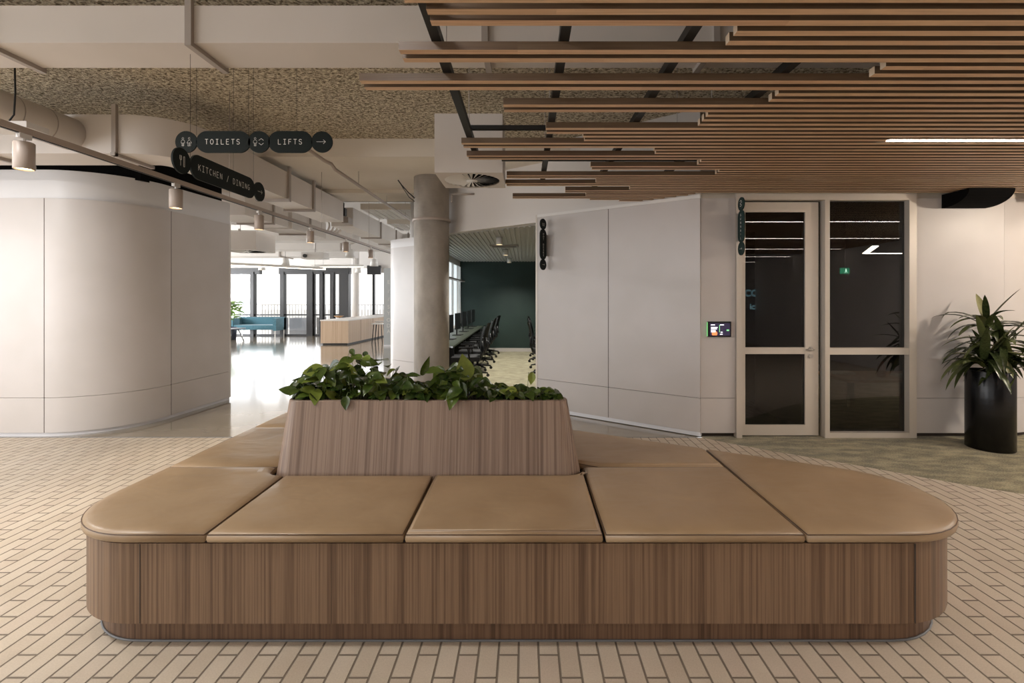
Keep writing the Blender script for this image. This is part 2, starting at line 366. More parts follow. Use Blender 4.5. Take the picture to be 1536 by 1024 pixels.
M = dict(
    paver=paver_mat(),
    polish=mat('polished_concrete', (128, 118, 102), .12, spec=.5, coat=.5, noise=((.7, 1.4, 1), (158, 147, 130), .3, .7, 5)),
    carpet=carpet_mat('olive_carpet', [(70, 63, 42), (118, 108, 78), (158, 146, 112), (54, 49, 32), (176, 165, 130)]),
    desk_carpet=carpet_mat('khaki_plank_carpet', [(126, 120, 96), (160, 152, 124), (182, 175, 148), (118, 112, 92), (190, 184, 158)], 1.2, True),
    spray=spray_mat(),
    soffit=mat('painted_soffit', (224, 214, 200), .7, noise=((1.2, 1.2, 1.2), (232, 223, 210), .3, .7, 4)),
    panel=mat('warm_grey_panel', (196, 190, 186), .38, spec=.35, noise=(2.0, (201, 195, 192), .35, .65, 2)),
    band=mat('pale_band_paint', (214, 212, 212), .4),
    white=mat('white_paint', (222, 218, 214), .6),
    bulk=mat('bulkhead_paint', (214, 208, 203), .75),
    line=mat('shadow_gap', (70, 60, 54), .8),
    black=mat('matt_black_metal', (22, 22, 22), .5),
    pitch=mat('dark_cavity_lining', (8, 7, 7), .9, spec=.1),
    duct=mat('painted_duct', (212, 204, 196), .55, noise=(1.5, (218, 210, 203), .35, .65, 2)),
    flange=mat('duct_flange', (168, 158, 150), .5),
    batten=batten_mat(), batten_side=batten_mat('darkened_batten_sides', .21), batten_end=mat('pale_cut_timber', (214, 194, 170), .6),  # sides and top take the underside colour multiplied darker
    wood=veneer_mat('walnut_veneer', (82, 61, 46), (116, 91, 71), (146, 119, 95)),
    plwood=veneer_mat('planter_veneer', (108, 88, 76), (136, 114, 99), (158, 136, 119), lean=.183),
    toe=veneer_mat('toe_kick_veneer', (78, 56, 42), (106, 80, 62), (130, 102, 80)),
    oak=veneer_mat('pale_oak', (170, 142, 116), (192, 166, 140), (206, 182, 158)),
    leather=leather_mat(), piping=mat('leather_piping', (92, 70, 54), .5),
    silicone=mat('silicone_bead', (120, 122, 126), .4),
    soil=mat('soil', (44, 34, 26), .95, bump=(60, 1, .02), noise=(40, (70, 54, 40), .4, .7, 4)),
    pothos=leaf_mat('pothos_leaf', [(30, 46, 20), (54, 72, 28), (92, 110, 42), (140, 150, 66)], .24),
    stem=mat('green_stem', (88, 104, 54), .5),
    strap=leaf_mat('strap_leaf', [(34, 44, 24), (58, 68, 36), (100, 106, 62), (160, 156, 112)], .26),
    cane=mat('cane', (76, 80, 50), .6),
    pot=mat('black_glazed_pot', (8, 8, 10), .27, spec=.4, bump=((2, 2, 14), .15, .01)),
    sign=mat('dark_green_sign', (20, 27, 25), .6, spec=.2),
    sign2=mat('teal_green_sign', (24, 46, 44), .6, spec=.2),
    letter=mat('white_lettering', (226, 222, 214), .5),
    alu=mat('champagne_aluminium', (204, 195, 183), .34, metal=.15, spec=.5),
    steel=mat('brushed_steel', (190, 186, 180), .3, metal=.9),
    glass=glass_mat('clear_glass', (.98, .99, .99), 1.0), office_glass=glass_mat('office_glass', (.38, .38, .38), 1.3),
    conc=mat('raw_concrete', (160, 152, 143), .8, noise=((5, 5, 3), (186, 178, 168), .3, .7, 6), bump=((12, 12, 30), .4, .01)),
    green=mat('dark_green_wall', (34, 52, 48), .6, noise=(2, (40, 58, 53), .3, .7, 2)),
    rib=mat('grey_ribbed_ceiling', (186, 184, 180), .6),
    deskgreen=mat('green_desk_top', (54, 60, 48), .4),
    dark=mat('dark_upholstery', (22, 22, 24), .6), dplast=mat('black_plastic', (16, 16, 18), .35),
    teal=mat('teal_upholstery', (58, 100, 114), .85, sheen=.2, noise=(40, (72, 114, 128), .4, .6, 3)),
    framedark=mat('dark_window_frame', (46, 46, 48), .4),
    lamp=mat('beige_lamp_body', (176, 162, 152), .45),
    lampw=mat('white_lamp_shade', (228, 226, 222), .5),
    glow=mat('warm_lamp_lens', (255, 236, 205), .5, emit=((255, 226, 180), 6)),
    led=mat('led_strip', (255, 250, 244), .5, emit=((255, 240, 226), 17)),
    ledc=mat('linear_light_lens', (255, 250, 244), .5, emit=((255, 240, 222), 5)),
    toelight=mat('white_toe_trim', (232, 232, 236), .35),
    terrace=mat('terrace_paving', (200, 196, 190), .8),
    hill=mat('distant_hills', (120, 130, 134), .9, noise=(.1, (150, 156, 156), .4, .6, 4)),
    greyp=mat('grey_render', (150, 152, 158), .8),
    red=mat('red_plastic', (150, 40, 24), .4), paper=mat('paper', (220, 218, 212), .8),
    tan=mat('tan_table_top', (176, 134, 90), .4),
    darkwall=mat('charcoal_wall', (34, 31, 30), .85),
)

# ------------------------------------------------------------------ floor
Y0 = 5.18
edge = [F(1053,656), F(1084,662.6), F(1134,672), F(1240,690), F(1310,702), F(1380,715), F(1430.8,723.9), F(1481.6,732.7), F(1536,741)]
edge = [(p.x, p.y) for p in edge] + [(4.4, 3.42), (5.3, 3.16), (7.4, 2.95)]
b = MB(); b.bm.faces.new([b.bm.verts.new((x, y, 0)) for x, y in [(-9.2, -6.2), (7.4, -6.2)] + edge[::-1] + [(1.8, 5.19), (-9.2, 5.19)]])
o = b.build('floor', M['paver']); struct(o, 'tan brick paver floor in running bond')
b = MB(); b.bm.faces.new([b.bm.verts.new((x, y, 0.0)) for x, y in edge + [(7.4, 9.4), (1.9, 9.4), (1.9, 5.19)]])
struct(b.build('floor_carpet', M['carpet']), 'mottled olive carpet in front of the glazed door')
struct(MB().quad((-17, 5.19, 0), (1.9, 5.19, 0), (1.9, 6.6, 0), (-17, 6.6, 0)).quad((-17, 6.6, 0), (-.0, 6.6, 0), (-1.9, 8.1, 0), (-17, 8.1, 0)).quad((-17, 8.1, 0), (-1.9, 8.1, 0), (-1.9, 24, 0), (-17, 24, 0)).build('floor_concrete', M['polish']), 'polished concrete floor leading to the far windows')
struct(MB().quad((-1.9, 8.1, .002), (0, 6.6, .002), (1.9, 5.4, .002), (3.2, 5.4, .002)).quad((-1.9, 8.1, .002), (3.2, 5.4, .002), (3.2, 13.5, .002), (-1.9, 13.5, .002)).build('floor_desk_room', M['desk_carpet']), 'khaki plank carpet of the hot desk room')
struct(MB().box(-9.2, -3.9, 5.178, 5.192, -.01, .003).box(-3.9, 1.85, 5.178, 5.192, -.01, .003).build('trim_floor_joint', M['silicone']))

# ------------------------------------------------------------------ shell walls
def panelled(name, path, z0, z1, mt, th=.05, thick_dir=1):
    """wall panel following a plan path, with its own thickness"""
    pts = [Vector(p) for p in path]; back = []
    for i, p in enumerate(pts):
        d = (pts[min(i+1, len(pts)-1)] - pts[max(i-1, 0)]).normalized(); back.append(p + Vector((-d.y, d.x))*th*thick_dir)
    poly = [tuple(p) for p in pts] + [tuple(p) for p in back[::-1]]
    o = MB().prism(poly, z0, z1).build(name, mt, smooth=True); o.data.set_sharp_from_angle(angle=R(35)); return o
def arc(c, r, a0, a1, n):
    return [(c[0] + r*math.cos(R(a0+(a1-a0)*k/n)), c[1] + r*math.sin(R(a0+(a1-a0)*k/n))) for k in range(n+1)]
def seam(path, z0, z1, name='trim_panel_joint', wdt=.005, out=.0015, m='line'):
    b = MB()
    for p, q in zip(path, path[1:]): b.bar((p[0], p[1], (z0+z1)/2), (q[0], q[1], (z0+z1)/2), wdt, z1-z0)
    return struct(b.build(name, M[m]))
# left curved pod
pod = [(-9.2, 5.2), (-5.17, 5.2)] + arc((-5.17, 5.99), .79, -90, 0, 40)[1:] + [(-4.31, 7.08)]
struct(panelled('wall_left', pod, .045, .419, M['panel']), 'warm grey panelled curved wall')
struct(panelled('wall_left', pod, .423, 2.57, M['panel']), 'warm grey panelled curved wall')
podi = [(p[0]-.02, p[1]+.02) for p in pod]; podi[0] = (-9.2, 5.22)
struct(panelled('wall_left', podi, 2.57, 2.88, M['band'], .04), 'pale band above the curved panelled wall')
podt = [(p[0]-.03, p[1]+.025) for p in pod]
struct(panelled('baseboard_left', podt, 0, .045, M['toelight'], .03))
struct(panelled('wall_left', [(p[0]-.02, p[1]+.02) for p in pod], .415, .427, M['line'], .02))
def vjoint(x, y, z0, z1, ang=0, w_=.006):
    b = MB().box(-w_/2, w_/2, -.0015, .01, z0, z1).xf(Matrix.Translation((x, y, 0)) @ Matrix.Rotation(R(ang), 4, 'Z'))
    return struct(b.build('trim_panel_joint', M['line']))
vjoint(-5.17, 5.2, .045, 2.57); vjoint(-4.38, 5.99, .045, 2.57, 90)
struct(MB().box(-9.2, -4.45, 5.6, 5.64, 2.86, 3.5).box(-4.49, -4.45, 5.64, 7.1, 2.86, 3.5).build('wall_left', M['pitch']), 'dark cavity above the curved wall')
struct(MB().box(-4.36, -4.31, 7.05, 7.09, .045, 2.57).build('trim_wall_end', M['white']))
# right angled panel wall
A, B, C, D = Vector((1.88, 5.18)), Vector((.169, 6.44)), Vector((-1.79, 8.0)), Vector((-2.30, 8.42))
wd = (B-A).normalized(); wnv = Vector((-wd.y, wd.x))   # normal to the back
if wnv.dot(Vector((0, 1))) < 0: wnv = -wnv
def wall_seg(name, p, q, z0, z1, mt, th=.06, off=0):
    p = Vector(p)+wnv*off; q = Vector(q)+wnv*off
    return MB().prism([tuple(p), tuple(q), tuple(q+wnv*th), tuple(p+wnv*th)], z0, z1).build(name, mt)
for z0, z1 in ((.055, .4165), (.4215, 2.565)):
    struct(wall_seg('wall_right', A, B, z0, z1, M['panel']), 'warm grey angled panel wall')
struct(wall_seg('wall_right', A, B, .41, .43, M['line'], .03, .01))
struct(wall_seg('trim_cornice', A, B, 2.566, 2.60, M['white'], .07, -.006))
struct(wall_seg('baseboard_right', A, B, 0.008, .055, M['toelight'], .05, .012))
vp = A + (B-A)*.0; jx = None
for t in [i/400 for i in range(401)]:
    p = A + (B-A)*t
    if abs(CX + FPX*p.x/p.y - 913) < .8: jx = p
vjoint(jx.x, jx.y, .055, 2.565, math.degrees(math.atan2((A-B).y, (A-B).x)))
struct(wall_seg('trim_wall_end', B, B+wd*.025, 0.0, 2.60, M['alu'], .09, -.004))
struct(wall_seg('wall_right', A, C, 2.60, 3.55, M['bulk'], .1, .004), 'pale bulkhead above the angled wall')
struct(wall_seg('wall_right', B, C, 2.50, 2.60, M['bulk'], .1, .004), 'bulkhead over the hot desk room opening')
# white curved wall behind the concrete column
cw = [(-1.50, 7.77), (-2.18, 8.30)] + arc((-2.06, 8.62), .32, -128, -200, 10) + [(-2.36, 9.3)]
struct(panelled('wall_column_side', cw, .05, .418, M['panel'], .05, -1)); struct(panelled('wall_column_side', cw, .422, 2.36, M['panel'], .05, -1), 'white curved wall behind the concrete column')
struct(panelled('wall_column_side', cw, 2.36, 2.50, M['band'], .05, -1)); struct(panelled('baseboard_column', [(p[0]+.02, p[1]+.02) for p in cw], 0, .05, M['toelight'], .03, -1))
# facing wall with panels, door and side light
def X_(x): return (x-CX)*Y0/FPX
def Z_(y): return EYE-(y-CY)*Y0/FPX
def fpanel(x0, x1, y0=5.19, z1=2.565):
    struct(MB().box(X_(x0)+.003, X_(x1)-.003, y0, y0+.06, .045, .4165).build('wall_back', M['panel']), 'warm grey lower wall panel')
    struct(MB().box(X_(x0)+.003, X_(x1)-.003, y0, y0+.06, .4215, z1).build('wall_back', M['panel']), 'warm grey upper wall panel')
    struct(MB().box(X_(x0)+.003, X_(x1)-.003, y0+.01, y0+.05, .4165, .4215).build('trim_panel_joint', M['line']))
    struct(MB().box(X_(x0), X_(x1), y0+.045, y0+.08, 0, .045).build('baseboard_back', M['line']))
fpanel(1051, 1104); fpanel(1376, 1508)
rw = arc((5.15, 5.99), .8, -90, 0, 20) + [(5.95, 7.5)]
for z0, z1 in ((.045, .4165), (.4215, 2.565)): struct(panelled('wall_back', rw, z0, z1, M['panel'], .05, 1), 'warm grey curved wall panel')
struct(panelled('wall_back', [(p[0]-.01, p[1]+.01) for p in rw], .4165, .4215, M['line'], .03, 1))
struct(panelled('baseboard_back', [(p[0]-.03, p[1]+.03) for p in rw], 0, .045, M['line'], .03, 1))
struct(MB().box(1.9, 6.0, 5.21, 5.27, 2.565, 3.5).build('wall_back', M['alu']))
# enclosing walls behind and beside the camera
struct(MB().box(-9.25, -9.15, -6.2, 5.2, 0, .4).box(-9.25, -9.15, -6.2, 5.2, 2.9, 3.55).box(-9.25, -9.15, -6.2, -5.4, .4, 2.9).box(-9.25, -9.15, -3, -2.4, .4, 2.9)
       .box(-9.25, -9.15, 0, .6, .4, 2.9).box(-9.25, -9.15, 3.0, 5.2, .4, 2.9).build('wall_far_left', M['white']))
struct(MB().box(-9.2, 7.4, -6.25, -6.15, 0, .4).box(-9.2, 7.4, -6.25, -6.15, 2.9, 3.55).box(-9.2, -7.3, -6.25, -6.15, .4, 2.9).box(-4.7, -3.9, -6.25, -6.15, .4, 2.9).box(-1.3, 7.4, -6.25, -6.15, .4, 2.9).build('wall_rear', M['darkwall']))
struct(MB().box(7.35, 7.45, -6.2, 9.4, 0, 3.55).build('wall_far_right', M['panel']))

# ceilings
struct(MB().box(-17, 7.4, -6.2, 6.18, 3.53, 3.6).build('ceiling', M['spray']), 'rough sprayed acoustic ceiling')
struct(MB().box(-17, 7.4, 6.18, 9.06, 3.3, 3.6).build('ceiling_soffit', M['soffit']), 'smooth painted concrete soffit')
struct(MB().box(-17, 7.4, 8.05, 8.25, 3.24, 3.3).build('trim_soffit_rib', M['soffit']))
struct(MB().box(-17, 1.5, 9.06, 24, 3.7, 3.8).build('ceiling_atrium', M['white']), 'white ceiling over the lounge')

# ------------------------------------------------------------------ glazed door and side light
G = 5.16
fr = MB()
fr.box(X_(1104), X_(1112), G, G+.10, 0, Z_(290)).box(X_(1112), X_(1362), G, G+.10, Z_(300), Z_(290)).box(X_(1236), X_(1243), G, G+.10, 0, Z_(300))
fr.box(X_(1362), X_(1373), G, G+.10, 0, Z_(290))
struct(fr.build('door_1_frame', M['alu']), 'champagne aluminium frame round the glazed door')
d1 = thing('door_1', 'framed glass office door with midrail, right of the wall tablet', 'door', (X_(1112), G+.07, 0)); d1['kind'] = 'structure'
l = MB().box(X_(1112)+.004, X_(1120.5), G+.06, G+.10, .012, Z_(302)).box(X_(1211), X_(1236)-.035, G+.06, G+.10, .012, Z_(302))
l.box(X_(1120.5), X_(1211), G+.06, G+.10, Z_(317), Z_(302)).box(X_(1120.5), X_(1211), G+.06, G+.10, Z_(531.5), Z_(521.5)).box(X_(1120.5), X_(1211), G+.06, G+.10, .012, Z_(638.5))
l.build('door_leaf_frame', M['alu'], d1)
MB().box(X_(1120.5), X_(1211), G+.078, G+.084, Z_(638.5), Z_(531.5)).box(X_(1120.5), X_(1211), G+.078, G+.084, Z_(521.5), Z_(317)).build('door_pane', M['office_glass'], d1)
hx, hz = X_(1219), Z_(524)
h = MB().tube([(hx, G+.06, hz), (hx, G+.045, hz)], .024, 20).tube([(hx, G+.045, hz), (hx, G+.005, hz), (hx-.02, G-.004, hz), (hx-.085, G-.004, hz)], .008, 10)
h.build('door_handle', M['steel'], d1)
MB().tube([(hx, G+.06, hz-.075), (hx, G+.045, hz-.075)], .022, 20).build('door_lock', M['steel'], d1)
w1 = thing('window_1', 'tall office side light with midrail, between door and wall', 'window', (X_(1243), G+.06, 0)); w1['kind'] = 'structure'
MB().box(X_(1243), X_(1362), G+.005, G+.09, 0.0, Z_(648.5)).box(X_(1243), X_(1362), G+.01, G+.09, Z_(531.5), Z_(521.5)).box(X_(1243), X_(1362), G+.01, G+.09, Z_(300.5), Z_(300)+.0).build('window_frame', M['alu'], w1)
MB().box(X_(1243), X_(1362), G+.07, G+.076, Z_(648.5), Z_(531.5)).box(X_(1243), X_(1362), G+.07, G+.076, Z_(521.5), Z_(300)).build('window_pane', M['office_glass'], w1)

# dark meeting room behind the glass
struct(MB().box(1.95, 7.4, 9.3, 9.4, 0, 2.7).box(1.9, 1.96, 5.3, 9.4, 0, 2.7).build('wall_meeting_room', M['darkwall']))
struct(MB().box(1.9, 7.4, 5.28, 9.4, 2.66, 2.7).build('ceiling_meeting_room', M['darkwall']))

# ------------------------------------------------------------------ batten ceiling
ends = {0:639,1:645,2:1106,3:1094,4:598,5:604,6:1329,7:1312,8:539,9:546,10:1168,11:1158,12:755,13:756,14:1062,15:1056,16:1050,17:819,18:820,
        19:875,20:877,21:692,22:695,23:982,24:984,25:700,26:703,27:1052,28:1048,29:886,30:888,31:1079,32:1075,33:760,34:760,35:894,36:894,37:758,
        38:760,39:945,40:945,41:848,42:848,43:879,44:879,45:769,46:769,47:885,48:929}
bt = thing('batten_ceiling', 'suspended ceiling of long oak battens over the bench and door', 'ceiling panel', (3.5, 2.4, 2.66))
ZB, HB = 2.607, .038
for k in range(-48, 49):
    y = 1.855 + .0766*k
    if k in ends: x0 = (ends[k]-CX)*y/FPX
    else: x0 = random.choice((-.5, -.45, .1, .8, -.9))
    x1 = 7.3 if y < 5.12 else 1.88 - (y-5.18)/.736 - .05
    if y+.04 > 5.15 and y < 5.18: x1 = 1.82
    if x1 - x0 < .05: continue
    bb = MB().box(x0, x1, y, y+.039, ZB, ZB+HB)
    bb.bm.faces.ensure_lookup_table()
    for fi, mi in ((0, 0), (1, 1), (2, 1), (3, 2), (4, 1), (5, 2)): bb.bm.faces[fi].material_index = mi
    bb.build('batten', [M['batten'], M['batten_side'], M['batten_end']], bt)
for x in (-.395, .177, .73, 1.33, 1.95, 2.6, 3.4, 4.2, 5.0, 5.8, 6.6):
    y1 = 5.1 if x > .5 else (3.95 if x < 0 else 4.95)
    MB().box(x-.022, x+.022, -1.85, y1, ZB+HB+.002, ZB+HB+.045).build('support_rail', M['black'], bt)
for y, x0 in ((2.42, .73), (2.72, -.42), (3.42, -.43), (4.20, -.2), (4.75, .1)):
    MB().box(x0, 7.2, y, y+.03, ZB+HB+.045, ZB+HB+.075).build('carrier_rail', M['black'], bt)
for x in (-.395, .177, 1.33, 3.4, 5.0):
    for y in (2.435, 3.435, 4.215):
        if x < 0 and y > 4 : continue
        MB().tube([(x, y, ZB+HB+.07), (x, y, 3.53)], .0035, 6).build('hanger_rod', M['flange'], bt)
# LED strips recessed between battens
for i, (y, x0) in enumerate(((3.349, 2.56), (1.357, 1.6), (-.634, .3), (-2.69, 0.2), (-4.7, .2))):
    o = thing('led_strip', '', 'light', (x0, y, ZB))
    MB().box(x0, 7.2, y+.0395, y+.076, ZB, ZB+.02).build('housing', M['black'], o)
    MB().box(x0, 7.2, y+.041, y+.0745, ZB-.003, ZB-.0005).build('diffuser_lens', M['led'], o)
    tag(o, ('white LED line recessed in the batten ceiling, upper right', 'LED line mirrored in the office glass, second line from the top', 'LED line mirrored in the office glass, third line from the top',
            'LED line mirrored in the office glass, fourth line from the top', 'LED line mirrored in the office glass, fifth and lowest line')[i], 'light', 'ceiling LED lines')

# ------------------------------------------------------------------ bench
NX, NY = .4797, .8774; TXd, TYd = .8774, -.4797
def tri(front, left0, left1, d):        # sharp corners ccw
    return [(left0, front), ((d-NY*front)/NX, front), (left1, (d-NX*left1)/NY)]
outer = ccw(rounded(tri(2.043, -2.115, -2.07, 3.372), (.41, .42, .38), 16))
body = ccw(rounded(tri(2.06, -2.098, -2.053, 3.352), (.40, .41, .37), 16))
toe = ccw(rounded(tri(2.112, -2.046, -2.0, 3.30), (.36, .36, .32), 16))
bench = thing('bench', 'large rounded triangular bench clad in vertical walnut veneer, with planter', 'bench', (0, 3, 0))
MB().prism(toe, .0, .118).build('toe_kick', M['toe'], bench)
MB().prism(body, .110, .452).build('body', M['wood'], bench)
MB().prism(inset(body, .012), .452, .4585).build('seat_deck', M['black'], bench)
b = MB(); ts = inset(toe, -.003)
b.tube([(p[0], p[1], .004) for p in ts + ts[:1]], .005, 6, caps=False); b.build('floor_bead', M['silicone'], bench)
for x in (X_(0)*0 + (210-CX)*2.06/FPX, (1373-CX)*2.06/FPX):
    MB().box(x-.0018, x+.0018, 2.0585, 2.063, .112, .45).build('panel_seam', M['line'], bench)
def cushion(poly, label, k=1.0):
    poly = ccw(poly); rings = []
    for d, z in ((.006, .460), (.001, .464), (-.002, .476), (-.001, .488), (.002, .496), (.007, .5015), (.016, .5065), (.032, .511), (.06, .5145), (.10, .5165)):
        q = inset(poly, (d*k if d > .016 else d)+.003); rings.append([(p[0], p[1], z if z < .5065 else .5065+(z-.5065)*k) for p in q])
    cx = sum(p[0] for p in poly)/len(poly); cy = sum(p[1] for p in poly)/len(poly)
    t = thing('seat_cushion', label, 'cushion', (cx, cy, .46), 'leather cushions on the bench')
    b = MB(); b.loft(rings, smooth=True); b.bm.faces.ensure_lookup_table()
    for f in b.bm.faces:
        if len(f.verts) > 4: f.smooth = False
    b.build('cushion_cover', M['leather'], t)
    q = inset(poly, .0035)
    MB().tube([(p[0], p[1], .4955) for p in q+q[:1]], .0022, 6, caps=False).build('piping', M['piping'], t)
g = .003
c1 = clip(outer, [(1, 0, -1.354), (0, 1, 2.847)])
def repl(poly, near, pts):
    poly = ccw(poly); i = min(range(len(poly)), key=lambda k: (Vector(poly[k])-Vector(near)).length); return poly[:i] + pts + poly[i+1:]
c1 = repl(c1, (-1.354, 2.847), [(-1.354, 2.712), (-1.41, 2.722), (-1.448, 2.762), (-1.46, 2.81), (-1.462, 2.847)])
cushion(c1, 'tan leather corner cushion at the rounded front left end of the bench', .7)
cushion(clip(outer, [(-1, 0, 1.348), (1, 0, -.513), (0, 1, 2.712)]), 'tan leather front cushion below the left half of the planter')
cushion(repl(clip(outer, [(-1, 0, .507), (1, 0, .332), (0, 1, 2.80)]), (-.507, 2.80), [(.331, 2.80), (.30, 2.745), (.24, 2.714), (-.507, 2.712)][3:]) if False else
        [(-.507, 2.043), (.332, 2.043), (.332, 2.80), (.318, 2.757), (.285, 2.727), (.235, 2.712), (-.507, 2.712)], 'tan leather front cushion below the right half of the planter', .42)
cushion(clip(outer, [(-1, 0, -.342), (1, 0, 1.187), (0, 1, 2.848)]), 'tan leather front cushion just right of the planter corner')
cushion(clip(outer, [(-1, 0, -1.195)]), 'largest tan leather cushion, filling the pointed right end of the bench')
cushion(clip(outer, [(1, 0, -1.463), (0, -1, -2.855), (0, 1, 3.715)]), 'tan leather left side cushion beside the planter, second from the front')
cushion(clip(outer, [(0, -1, -3.723), (TXd, TYd, -3.075)]), 'tan leather cushion at the back left corner, mostly behind the planter')
cushion(clip(outer, [(-NX, -NY, -2.717), (-TXd, -TYd, 3.065), (TXd, TYd, -2.305)]), 'tan leather back cushion hidden behind the planter, left one')
cushion(clip(outer, [(-NX, -NY, -2.717), (-TXd, -TYd, 2.295), (TXd, TYd, -1.545)]), 'tan leather back cushion hidden behind the planter, right one')
cushion(clip(outer, [(-NX, -NY, -2.717), (-TXd, -TYd, 1.535), (1, 0, 1.187), (0, -1, -2.857)]), 'tan leather wedge cushion behind the planter, right back side of bench', .5)

# planter on the bench
pb = rounded(tri(2.722, -1.446, -1.446, 2.703), (.112, .112, .112), 10)
pt = rounded(tri(2.80, -1.393, -1.393, 2.675), (.08, .07, .09), 10)
pi = rounded(tri(2.828, -1.365, -1.365, 2.647), (.06, .05, .07), 10)
pl = thing('planter_box', 'tapered veneered planter box standing in the middle of the bench', 'planter', (-.7, 3.1, .458))
b = MB(); b.loft([[(p[0], p[1], .4586) for p in pb], [(p[0], p[1], .896) for p in pt]], caps=False)
b.loft([[(p[0], p[1], .896) for p in pt], [(p[0]*.998, p[1], .90) for p in inset(ccw(pt), .006)]], caps=False) if False else None
b.loft([[(p[0], p[1], .896) for p in pt], [(p[0], p[1], .902) for p in inset(ccw(pt), .005)], [(p[0], p[1], .902) for p in pi]], caps=False)
b.build('planter_shell', M['plwood'], pl)
b = MB(); b.loft([[(p[0], p[1], .902) for p in pi], [(p[0], p[1], .80) for p in pi]], caps=False); b.build('planter_liner', M['black'], pl)
b = MB(); b.prism(inset(ccw(pi), .002), .80, .85); b.build('soil', M['soil'], pl)

# ------------------------------------------------------------------ leaves
def leaf_pts(L, W, kind):
    """rows of (x along, half width, droop)"""
    if kind == 'heart':
        prof = [(-.10, .0), (-.09, .30), (0, .62), (.12, .86), (.28, 1.0), (.45, .92), (.62, .7), (.78, .42), (.9, .2), (1, 0)]
    else: prof = [(0, .35), (.08, .55), (.2, .8), (.38, 1), (.55, .97), (.7, .8), (.84, .5), (.94, .22), (1, 0)]
    return [(a*L, w_*W/2) for a, w_ in prof]
def add_leaf(mb, base, direction, normal, L, W, droop=.5, fold=.25, kind='heart'):
    bm = mb.bm; d = Vector(direction).normalized(); nrm = Vector(normal); nrm = (nrm - d*nrm.dot(d))
    nrm = nrm.normalized() if nrm.length > 1e-3 else Vector((0,0,1)); side = d.cross(nrm).normalized()
    rows = []
    for x, hw in leaf_pts(L, W, kind):
        t = max(x/L, 0); ang = droop*t
        c = Vector(base) + d*(x*math.cos(ang*.6)) - nrm*(L*droop*.5*t*t)
        up = nrm
        if hw < 1e-6: rows.append([bm.verts.new(c)])
        else: rows.append([bm.verts.new(c - side*hw + up*hw*fold), bm.verts.new(c - side*hw*.5 + up*hw*fold*.35), bm.verts.new(c), bm.verts.new(c + side*hw*.5 + up*hw*fold*.35), bm.verts.new(c + side*hw + up*hw*fold)])
    for a, b_ in zip(rows, rows[1:]):
        if len(a) == 1:
            for k in range(4): f = bm.faces.new((a[0], b_[k+1], b_[k])); f.smooth = True
        elif len(b_) == 1:
            for k in range(4): f = bm.faces.new((a[k], a[k+1], b_[0])); f.smooth = True
        else:
            for k in range(4): f = bm.faces.new((a[k], a[k+1], b_[k+1], b_[k])); f.smooth = True
prof = [(438,585),(455,562),(475,548),(500,538),(530,532),(560,534),(590,546),(612,560),(630,574),(642,566),(660,548),(690,542),(712,550),(726,566),(742,583),(765,588),(790,584),(812,582),(832,592),(842,600)]
def topy(x):
    for (a, ya), (b_, yb) in zip(prof, prof[1:]):
        if a <= x <= b_: return ya + (yb-ya)*(x-a)/(b_-a)
    return 595
rnd = random.Random(11)
spans = [(440, 500), (500, 560), (560, 628), (628, 690), (690, 742), (742, 800), (800, 838)]
names = ['pothos plant at the left end of the planter, vine hanging over the end', 'pothos plant second from the left, tallest part of the foliage', 'pothos plant left of the dip in the foliage',
         'pothos plant just right of the dip, before the concrete column', 'pothos plant with one large pale upright leaf', 'low dark pothos plant right of the large pale leaf', 'sparse pothos sprigs at the right end of the planter']
